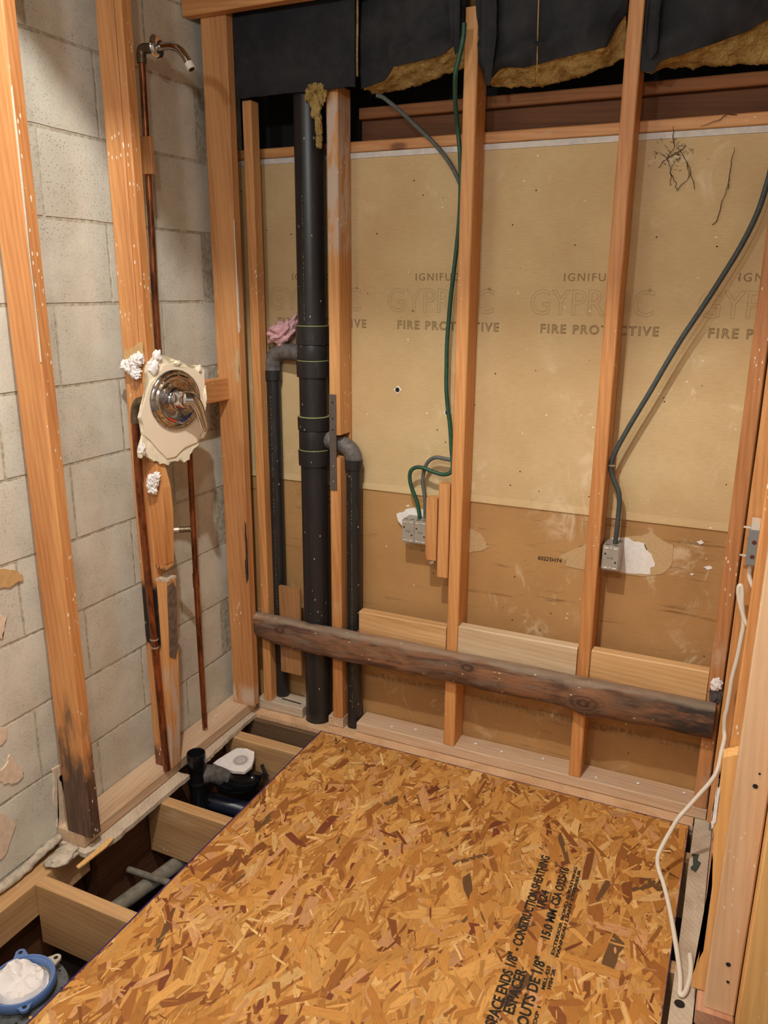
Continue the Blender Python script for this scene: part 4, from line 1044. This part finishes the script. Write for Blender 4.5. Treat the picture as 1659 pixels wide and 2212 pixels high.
# white cable
WC1 = [(1.646, -.168, .815), (1.640, -.17, .80), (1.641, -.172, .775), (1.652, -.176, .752), (1.668, -.18, .72)]
tube('cable', WC1, .0055, WHITECABLE, n=10, label='short white cable leaving the bottom of the switch box', cat='cable')
WC = [(1.662, -.21, .655), (1.645, -.205, .668), (1.634, -.202, .695), (1.6215, -.2, .733), (1.6195, -.2, .757), (1.6245, -.2, .760), (1.629, -.2, .7437), (1.6315, -.2, .715), (1.6375, -.2, .6850), (1.6415, -.2, .655), (1.6402, -.2, .6212), (1.6377, -.2, .5687), (1.632, -.2, .5118), (1.6310, -.2, .4672), (1.6298, -.2, .4215), (1.6277, -.2, .3945), (1.6307, -.2, .3577), (1.6335, -.215, .3433),
      (1.6301, -.25, .3270), (1.6261, -.28, .2900), (1.6136, -.296, .2600), (1.5897, -.312, .2223), (1.5677, -.328, .1891), (1.5484, -.344, .1607), (1.5332, -.36, .1253), (1.521, -.38, .0979), (1.5134, -.4, .0764), (1.5186, -.4333, .0679), (1.537, -.4667, .0505), (1.5580, -.52, .03), (1.5770, -.585, .0130), (1.5920, -.65, .0062), (1.6004, -.70, .0060), (1.6035, -.742, .0060), (1.6125, -.735, .0060), (1.6185, -.70, .0060), (1.6195, -.66, .006), (1.6145, -.62, .006)]
tube('cable', WC, .0056, WHITECABLE, n=10, sub=5, label='long white cable hanging down the right wall and looping on the grey floor strip', cat='cable')
bm = bmesh.new(); bmesh.ops.create_circle(bm, cap_ends=True, radius=.011, segments=14, matrix=Matrix.Translation((1.605, -.762, .0003)))
mesh_obj('drilled_hole', bm, HOLE, label='drilled hole in the grey floor strip at the cable loop', cat='hole')
jp = [(1.5919, -.2525), (1.6085, -.2447), (1.608, -.2704), (1.6164, -.278), (1.6133, -.2985), (1.606, -.3225), (1.5919, -.3123), (1.5973, -.2946), (1.5967, -.2717)]
mesh_obj('tape_scrap', slab(jag(jp, .001, 3, 8), Matrix.Identity(4), .0002, .0016), TAPE, label='dark green scrap stuck on the grey floor strip', cat='scrap')
for x, z, r in ((1.690, .572, .0046), (1.694, .600, .0020), (1.690, .160, .0046), (1.694, .118, .0030)):
    bm = bmesh.new(); add_lathe(bm, [(0, .0008), (r, .0005), (r * 1.05, 0)], frame_mat((x - .006, -.7872, z), (0, -1, 0)), 14)
    child(mesh_obj('nail_hole', bm, HOLE), bpy.data.objects[[o.name for o in bpy.data.objects if o.get('label', '').startswith('light brown jamb')][0]])

# ------------------------------------------------------------------ insulation at the top
bm = bmesh.new(); nx, nz = 30, 14; vs = {}
for i in range(nx + 1):
    for j in range(nz + 1):
        x = .126 + (.512 - .126) * i / nx; z = 1.994 + (2.42 - 1.994) * j / nz + (.0045 * noise.noise(Vector((x * 30, 0, 0))) if j == 0 else 0)
        vs[i, j] = bm.verts.new((x, -.112 - .003 * noise.noise(Vector((x * 7, z * 9, 2))), z))
for i in range(nx):
    for j in range(nz): bm.faces.new((vs[i, j], vs[i + 1, j], vs[i + 1, j + 1], vs[i, j + 1]))
r = bmesh.ops.extrude_face_region(bm, geom=bm.faces[:]); bmesh.ops.translate(bm, verts=[v for v in r['geom'] if isinstance(v, bmesh.types.BMVert)], vec=(0, .006, 0))
bp = mesh_obj('tar_paper_panel', bm, TARPAPER, smooth=40, label='flat black paper panel at the top left, over the drain stack', cat='panel')
bm = bmesh.new(); add_tube(bm, catmull([(.514, -.099, 2.24), (.5145, -.1, 2.15), (.513, -.1, 2.08), (.5135, -.1, 2.02)]), .0035, 6)
child(mesh_obj('wool_edge', bm, WOOL, smooth=True), bp)

def interp(pts, x):
    if x <= pts[0][0]: return pts[0][1]
    for (a, b), (c, d) in zip(pts, pts[1:]):
        if x <= c: return b + (d - b) * (x - a) / (c - a)
    return pts[-1][1]
def batt(x0, x1, front, back, label, ztop=2.45, seed=0):
    g = empty('insulation_batt', ((x0 + x1) / 2, -.05, 2.0), label, 'insulation')
    nx, nz = 44, 22
    bm = bmesh.new(); vs = {}
    for i in range(nx + 1):
        x = x0 + (x1 - x0) * i / nx; t = i / nx
        zb = interp(front, x) + .004 * noise.noise(Vector((x * 24, seed, 0)))
        for j in range(nz + 1):
            s = j / nz; z = zb + (ztop - zb) * s
            bul = .030 * math.sin(PI * t) * (1 - .3 * s) * min(1, .55 + s * 3) 
            wr = .010 * noise.noise(Vector((x * 9, z * 14, seed))) + .006 * noise.noise(Vector((x * 25, z * 25, seed + 4)))
            fold = .014 * math.exp(-((z - zb - .035 - .02 * noise.noise(Vector((x * 6, 1, seed)))) / .012) ** 2)
            vs[i, j] = bm.verts.new((x, -.082 - bul - wr - fold, z))
    for i in range(nx):
        for j in range(nz): bm.faces.new((vs[i, j], vs[i + 1, j], vs[i + 1, j + 1], vs[i, j + 1]))
    r = bmesh.ops.extrude_face_region(bm, geom=bm.faces[:]); bmesh.ops.translate(bm, verts=[v for v in r['geom'] if isinstance(v, bmesh.types.BMVert)], vec=(0, .0025, 0))
    child(mesh_obj('paper_facing', bm, TARPAPER, smooth=60, label='wrinkled black paper facing'), g)
    bm = bmesh.new(); ny = 10; rows = {}
    for i in range(nx * 2 + 1):
        x = x0 + .004 + (x1 - x0 - .008) * i / (nx * 2); t = i / (nx * 2)
        za, zb = interp(front, x) + .003, interp(back, x)
        ya = -.074 - .030 * math.sin(PI * t) * .55
        for j in range(ny + 1):
            s = j / ny
            y = ya + (-.008 - ya) * s
            z = za + (zb - za) * s + .006 * noise.noise(Vector((x * 40, y * 60, seed))) + .004 * noise.noise(Vector((x * 120, y * 120, seed)))
            rows[i, j] = bm.verts.new((x, y, z))
        rows[i, ny + 1] = bm.verts.new((x, .03, zb + .02)); rows[i, ny + 2] = bm.verts.new((x, .03, ztop - .02)); rows[i, ny + 3] = bm.verts.new((x, ya + .006, ztop - .02))
    for i in range(nx * 2):
        for j in range(ny + 3): bm.faces.new((rows[i, j], rows[i + 1, j], rows[i + 1, j + 1], rows[i, j + 1]))
        bm.faces.new((rows[i, ny + 3], rows[i + 1, ny + 3], rows[i + 1, 0], rows[i, 0]))
    child(mesh_obj('glass_wool', bm, WOOL, smooth=True, label='yellow glass wool'), g)
    return g
batt(.5165, .8105, [(.51, 1.990), (.590, 2.006), (.617, 2.036), (.684, 2.040), (.761, 2.052), (.790, 2.075), (.811, 2.10)], [(.478, 1.990), (.558, 1.995), (.656, 2.004), (.769, 2.031), (.811, 2.04)], 'black-faced insulation left of the middle stud with a yellow lower edge', seed=1)
batt(.8525, 1.2170, [(.853, 2.03), (.878, 1.985), (.889, 1.985), (.913, 2.005), (.98, 2.000), (1.054, 2.010), (1.13, 2.022), (1.176, 2.030), (1.194, 2.066), (1.216, 2.10)], [(.853, 1.986), (.893, 1.980), (1.005, 1.972), (1.10, 1.985), (1.166, 2.005), (1.217, 2.02)], 'sagging black-faced insulation right of the middle stud', seed=2)
batt(1.2590, 1.5750, [(1.259, 1.97), (1.290, 1.960), (1.303, 1.985), (1.377, 1.999), (1.435, 2.012), (1.49, 2.03), (1.527, 2.050), (1.575, 2.06)], [(1.259, 1.985), (1.30, 1.985), (1.374, 1.982), (1.534, 1.976), (1.575, 1.98)], 'black-faced insulation at the top right with a yellow fringe', seed=3)
# loose paper flaps beside the studs
def flap(pts, label, seed):
    bm = slab(jag(pts, .002, 4, seed), FB, .112, .1145)
    for v in bm.verts: v.co.y -= .012 * abs(noise.noise(v.co * 14))
    return mesh_obj('paper_flap', bm, TARPAPER, label=label, cat='paper')
flap([(.853, 2.155), (.868, 2.20), (.905, 2.16), (.908, 2.05), (.898, 1.965), (.888, 1.960), (.878, 2.02), (.862, 2.08)], 'drooping black paper flap on the right of the middle stud', 1)
flap([(1.2605, 2.2), (1.276, 2.22), (1.296, 2.10), (1.298, 2.00), (1.283, 1.985), (1.272, 2.02)], 'hanging black paper flap right of the stud with the single box', 2)
flap([(.770, 2.21), (.80, 2.22), (.811, 2.16), (.811, 2.05), (.800, 2.04), (.785, 2.10)], 'black paper flap on the left of the middle stud, behind the green cable', 3)
# wool tuft on the stud beside the stack
g = empty('insulation_tuft', (.41, -.095, 1.95), 'tuft of yellow glass wool hanging on the stud beside the drain stack', 'insulation')
for k, (x, z, sx, sz) in enumerate(((.385, 2.000, .022, .014), (.405, 1.988, .016, .026), (.388, 1.955, .016, .034), (.395, 1.905, .010, .034), (.396, 1.865, .009, .018), (.366, 1.985, .012, .018))):
    bm = lump((sx, .010, sz), 80 + k, 4, .5, 2.6); bm.transform(Matrix.Translation((x, -.1065, z)))
    child(mesh_obj('wool_clump', bm, WOOL, smooth=True), g)
tube('string', [(1.012, -.118, 2.40), (1.012, -.119, 2.15), (1.014, -.118, 2.05), (1.016, -.112, 1.96)], .0016, WOOL, n=6, label='thin yellow thread hanging in front of the sagging insulation', cat='thread')
# cobweb of dust threads
bm = bmesh.new(); rnd = random.Random(5)
WEB = [[(1.3355, 1.8549), (1.3445, 1.8083), (1.3295, 1.7838), (1.3416, 1.7491), (1.3446, 1.7189)], [(1.3416, 1.7491), (1.356, 1.727), (1.3591, 1.7054), (1.3865, 1.7342), (1.3783, 1.7727), (1.3584, 1.7991)],
       [(1.3783, 1.7727), (1.39, 1.7426), (1.4022, 1.708)], [(1.483, 1.80), (1.48, 1.7675), (1.4796, 1.7342), (1.4788, 1.7049)], [(1.4796, 1.7342), (1.4695, 1.6757), (1.4616, 1.6331), (1.4518, 1.6247)], [(1.31, 1.80), (1.33, 1.784), (1.3584, 1.7991), (1.372, 1.81)], [(1.3295, 1.7838), (1.318, 1.772), (1.312, 1.762)], [(1.40, 1.85), (1.44, 1.862), (1.46, 1.875), (1.48, 1.872)]]
for w_ in WEB:
    pp = []
    for a, b in zip(w_, w_[1:]):
        for s in range(4):
            t = s / 4; pp.append((a[0] + (b[0] - a[0]) * t + rnd.uniform(-.002, .002), -.004 - rnd.uniform(0, .004), a[1] + (b[1] - a[1]) * t + rnd.uniform(-.002, .002)))
    pp.append((w_[-1][0], -.004, w_[-1][1]))
    add_tube(bm, pp, lambda t: .0007 + .0006 * rnd.random(), 5) if False else add_tube(bm, pp, lambda t: .0005 + .0005 * abs(math.sin(t * 40)), 5)
for k in range(60):
    x, z = rnd.gauss(1.35, .022), rnd.gauss(1.785, .022)
    a = rnd.uniform(0, PI); L = rnd.uniform(.003, .012)
    add_tube(bm, [(x, -.003, z), (x + math.cos(a) * L, -.005, z + math.sin(a) * L)], .0005, 4)
mesh_obj('cobweb', bm, DUSTBROWN, kind='stuff', label='dusty brown cobweb on the wallboard near the top right', cat='cobweb')

# ------------------------------------------------------------------ pit: drains, pipes, toilet flange
tr = empty('tub_drain', (.132, -.487, -.30), 'black drain hub with a bent arm rising in the pit beside the left plate', 'drain')
HX, HY = .134, -.487
bm = bmesh.new()
add_lathe(bm, [(.0245, -.01), (.0245, .028), (.0258, .030), (.0258, .052), (.0285, .053), (.0295, .050), (.0295, .006), (.0270, .002), (.0262, -.02), (.0262, -.30)], Matrix.Translation((HX, HY, 0)))
child(mesh_obj('hub', bm, ABS_NEW, smooth=35), tr)
bm = bmesh.new(); bmesh.ops.create_circle(bm, cap_ends=True, radius=.0245, segments=24, matrix=Matrix.Translation((HX, HY, -.006))); child(mesh_obj('dark_bore', bm, HOLE), tr)
bm = bmesh.new(); add_lathe(bm, [(.0262, 0), (.0300, .002), (.0310, .010), (.0295, .013), (.0262, .013)], Matrix.Translation((HX, HY, -.058))); child(mesh_obj('collar', bm, ABS_NEW, smooth=35), tr)
tube('branch', [(.142, -.476, -.035), (.156, -.458, -.034), (.172, -.438, -.046), (.186, -.418, -.066)], .0285, GREYABS, tr, n=20)
tube('trap_arm', [(.178, -.430, -.062), (.195, -.405, -.090), (.213, -.375, -.108), (.230, -.345, -.116), (.236, -.325, -.106), (.237, -.317, -.092)], .0290, ABS_NEW, tr, n=20)
SC = [(.1165, -.385), (.130, -.335), (.148, -.288), (.182, -.278), (.214, -.284), (.234, -.318), (.246, -.350), (.240, -.382), (.200, -.394), (.160, -.392)]
CM = Matrix.Translation((0, 0, -.044)) @ Matrix.Translation((.18, -.335, 0)) @ Matrix.Rotation(math.radians(6), 4, 'X') @ Matrix.Translation((-.18, .335, 0))
scrap = mesh_obj('plaster_scrap', slab(jag(SC, .0007, 5, 12), CM, -.010, 0), PLASTER, label='white plasterboard scrap lying over the drain trap', cat='scrap')
bm = bmesh.new()
for r0, r1 in ((.0185, .0225), (.0255, .0265)):
    k = 40; q = []
    for i in range(k):
        a = 2 * PI * i / k
        q.append((bm.verts.new(CM @ Vector((.196 + r0 * math.cos(a), -.338 + r0 * math.sin(a), .0006))), bm.verts.new(CM @ Vector((.196 + r1 * math.cos(a), -.338 + r1 * math.sin(a), .0006)))))
    for i in range(k): bm.faces.new((q[i][0], q[i][1], q[(i + 1) % k][1], q[(i + 1) % k][0]))
child(mesh_obj('ring_mark', bm, plain('grey_ring_stain', (150, 142, 142), .9)), scrap)
bm = bmesh.new(); bmesh.ops.create_circle(bm, cap_ends=True, radius=.0182, segments=32, matrix=CM @ Matrix.Translation((.196, -.338, .0004)))
child(mesh_obj('ring_fill', bm, plain('pale_grey_stain', (196, 188, 188), .9)), scrap)
tube('drain_pipe', [(.10, -.42, -.17), (.17, -.385, -.195), (.26, -.36, -.215), (.36, -.345, -.220), (.55, -.335, -.215)], .030, plain('blue_black_pipe', (34, 40, 56), .35), n=18, label='blue-black pipe low in the pit under the white plaster scrap', cat='pipe')
tube('drain_pipe', [(.20, -.50, -.268), (.30, -.49, -.262), (.50, -.48, -.262)], .032, BLUEPIPE, n=18, label='blue grey pipe end disappearing under the OSB, behind the middle joist', cat='pipe')
tube('old_pipe', [(.118, -.955, -.2245), (.134, -.860, -.2235), (.160, -.720, -.2225), (.175, -.640, -.2225)], .0215, OLDPIPE, n=18, sub=3, label='thick old grey pipe lying in the pit under the middle joist', cat='pipe')
tube('old_pipe', [(.083, -.765, -.192), (.16, -.762, -.191), (.33, -.757, -.190)], .0095, OLDPIPE, n=12, sub=3, label='thin grey pipe crossing over the thick old pipe in the pit', cat='pipe')
mesh_obj('plastic_scrap', box_bm(.190, .36, -.77, -.67, -.2998, -.2550), BLUEWHITE, label='bluish white plastic scrap half hidden under the OSB edge', cat='scrap')
mesh_obj('wood_offcut', box_bm(.16, .36, -.99, -.93, -.2998, -.270), CREAM, label='pale offcut lying below the thick old pipe', cat='wood block')
tube('rusty_chain', [(.262, -.285, -.12), (.255, -.29, -.10), (.248, -.293, -.075)], lambda t: .006 + .0018 * math.sin(t * 40), plain('rusty_black', (42, 32, 28), .8), n=8, sub=12, label='dark twisted rod leaning on the far joist', cat='rod')
# stones / earth ridge
for k, (x, y) in enumerate(((.13, -.33), (.24, -.42))):
    pass

fx, fy = .2665, -1.293
fl = empty('toilet_flange', (fx, fy, -.30), 'worn black toilet flange set in the floor at the lower left corner', 'flange')
bm = bmesh.new(); add_lathe(bm, [(.058, -.20), (.058, -.046), (.066, -.050), (.070, -.055), (.0935, -.056), (.0955, -.059), (.0945, -.066), (.066, -.068), (.062, -.20)], Matrix.Translation((fx, fy, 0)))
child(mesh_obj('flange_ring', bm, FLANGE, smooth=30), fl)
for a in (-.9, -.2, .55, 1.2, 2.4, 3.3):
    bm = bmesh.new(); bmesh.ops.create_circle(bm, cap_ends=True, radius=.0035, segments=10, matrix=Matrix.Translation((fx + .083 * math.cos(a), fy + .083 * math.sin(a), -.0553)))
    child(mesh_obj('bolt_hole', bm, HOLE), fl)
pl = empty('test_plug', (fx, fy, -.044), 'translucent blue plastic plug ring with lugs, sitting on the black toilet flange', 'plug')
bm = bmesh.new(); add_lathe(bm, [(.058, -.044), (.070, -.044), (.0725, -.040), (.0725, -.026), (.070, -.0205), (.066, -.0205), (.0645, -.025), (.0620, -.0255), (.0605, -.031), (.0595, -.040)], Matrix.Translation((fx, fy, 0)), 64)
child(mesh_obj('ring', bm, BLUERING, smooth=35), pl)
bm = bmesh.new(); bmesh.ops.create_circle(bm, cap_ends=True, radius=.0595, segments=40, matrix=Matrix.Translation((fx, fy, -.040))); child(mesh_obj('dark_well', bm, OLDPIPE), pl)
for (lx, ly), mt in (((.2015, -1.2375), BLUERING), ((.2850, -1.2145), plain('dusty_lug', (186, 178, 164), .6)), ((.3245, -1.3375), BLUERING)):
    d = Vector((lx - fx, ly - fy, 0)).normalized(); s = Vector((-d.y, d.x, 0))
    r0 = Vector((fx, fy, 0)) + d * .0705; r1 = Vector((fx, fy, 0)) + d * (Vector((lx - fx, ly - fy, 0)).length + .002)
    p = [r0 - s * .017, r0 + s * .017] + [r1 + (s * math.cos(a) + d * math.sin(a)) * .0115 for a in [PI * i / 8 for i in range(9)]]
    o = child(mesh_obj('lug', slab([(q.x, q.y) for q in p], Matrix.Identity(4), -.032, -.026), mt), pl)
    bm = bmesh.new(); bmesh.ops.create_circle(bm, cap_ends=True, radius=.005, segments=14, matrix=Matrix.Translation((r1.x, r1.y, -.0257))); child(mesh_obj('lug_hole', bm, HOLE), o)
# crumpled paper towel stuffed in the plug
bm = bmesh.new(); k = 44; q = []
rad = [0, .12, .25, .4, .55, .7, .82, .93, 1.0]
q.append([bm.verts.new((0, 0, .010))])
for r in rad[1:]:
    ring = []
    for i in range(k):
        a = 2 * PI * i / k; x, y = math.cos(a) * r * .056, math.sin(a) * r * .056
        h = .010 * (1 - r * r) + .016 * abs(noise.noise(Vector((x * 38, y * 38, 1)))) + .010 * abs(noise.noise(Vector((x * 90, y * 90, 5)))) - (.010 if r > .9 else 0)
        if x < -.01: h += .030 * min(1, (-x - .01) / .03) * (1 - r * .3)
        ring.append(bm.verts.new((x, y, h)))
    q.append(ring)
for i in range(k): bm.faces.new((q[0][0], q[1][i], q[1][(i + 1) % k]))
for a, b in zip(q[1:], q[2:]):
    for i in range(k): bm.faces.new((a[i], b[i], b[(i + 1) % k], a[(i + 1) % k]))
r = bmesh.ops.extrude_face_region(bm, geom=bm.faces[:]); bmesh.ops.translate(bm, verts=[v for v in r['geom'] if isinstance(v, bmesh.types.BMVert)], vec=(0, 0, -.002))
mesh_obj('paper_towel', bm, RAG, loc=(fx, fy, -.034), smooth=30, label='crumpled white paper towel stuffed into the blue plug ring', cat='paper towel')
bm = bmesh.new(); add_box(bm, -.013, .013, -.0028, .0028, 0, .003)
mesh_obj('wood_chip', bm, BRIGHT, mw=Matrix.Translation((.345, -1.3375, -.0555)) @ Matrix.Rotation(-.2, 4, 'Z'), label='small yellow wood chip on the black flange rim', cat='wood chip')
# bent nail on the short plate
tube('nail', [(.185, -.055, .0405), (.225, -.058, .041), (.2655, -.060, .0405)], .0016, HOLE, n=8, sub=0, label='loose nail lying on the short bottom plate', cat='nail')

# ------------------------------------------------------------------ groups of like things
GROUPS = {'wall_stud': 'wall studs', 'furring_strip': 'strips on the shower stud', 'bottom_plate': 'bottom plates', 'subfloor_remnant': 'torn old subfloor edges',
          'floor_joist': 'floor joists', 'rim_joist': 'rim joists', 'header_joist': 'timbers above the top plate', 'blocking': 'blocking between studs', 'copper_pipe': 'copper pipes',
          'plaster_lump': 'plaster lumps', 'cable': 'electrical cables', 'electrical_box': 'metal electrical boxes', 'insulation_batt': 'insulation batts', 'insulation_tuft': 'insulation tufts',
          'paper_flap': 'black paper flaps', 'drain_pipe': 'drain pipes in the pit', 'old_pipe': 'old pipes in the pit', 'block_strip': 'wood blocks beside the middle stud'}
for o in S.objects:
    k = o.name.split('.')[0]
    if o.parent is None and k in GROUPS and o.get('label'): o['group'] = GROUPS[k]
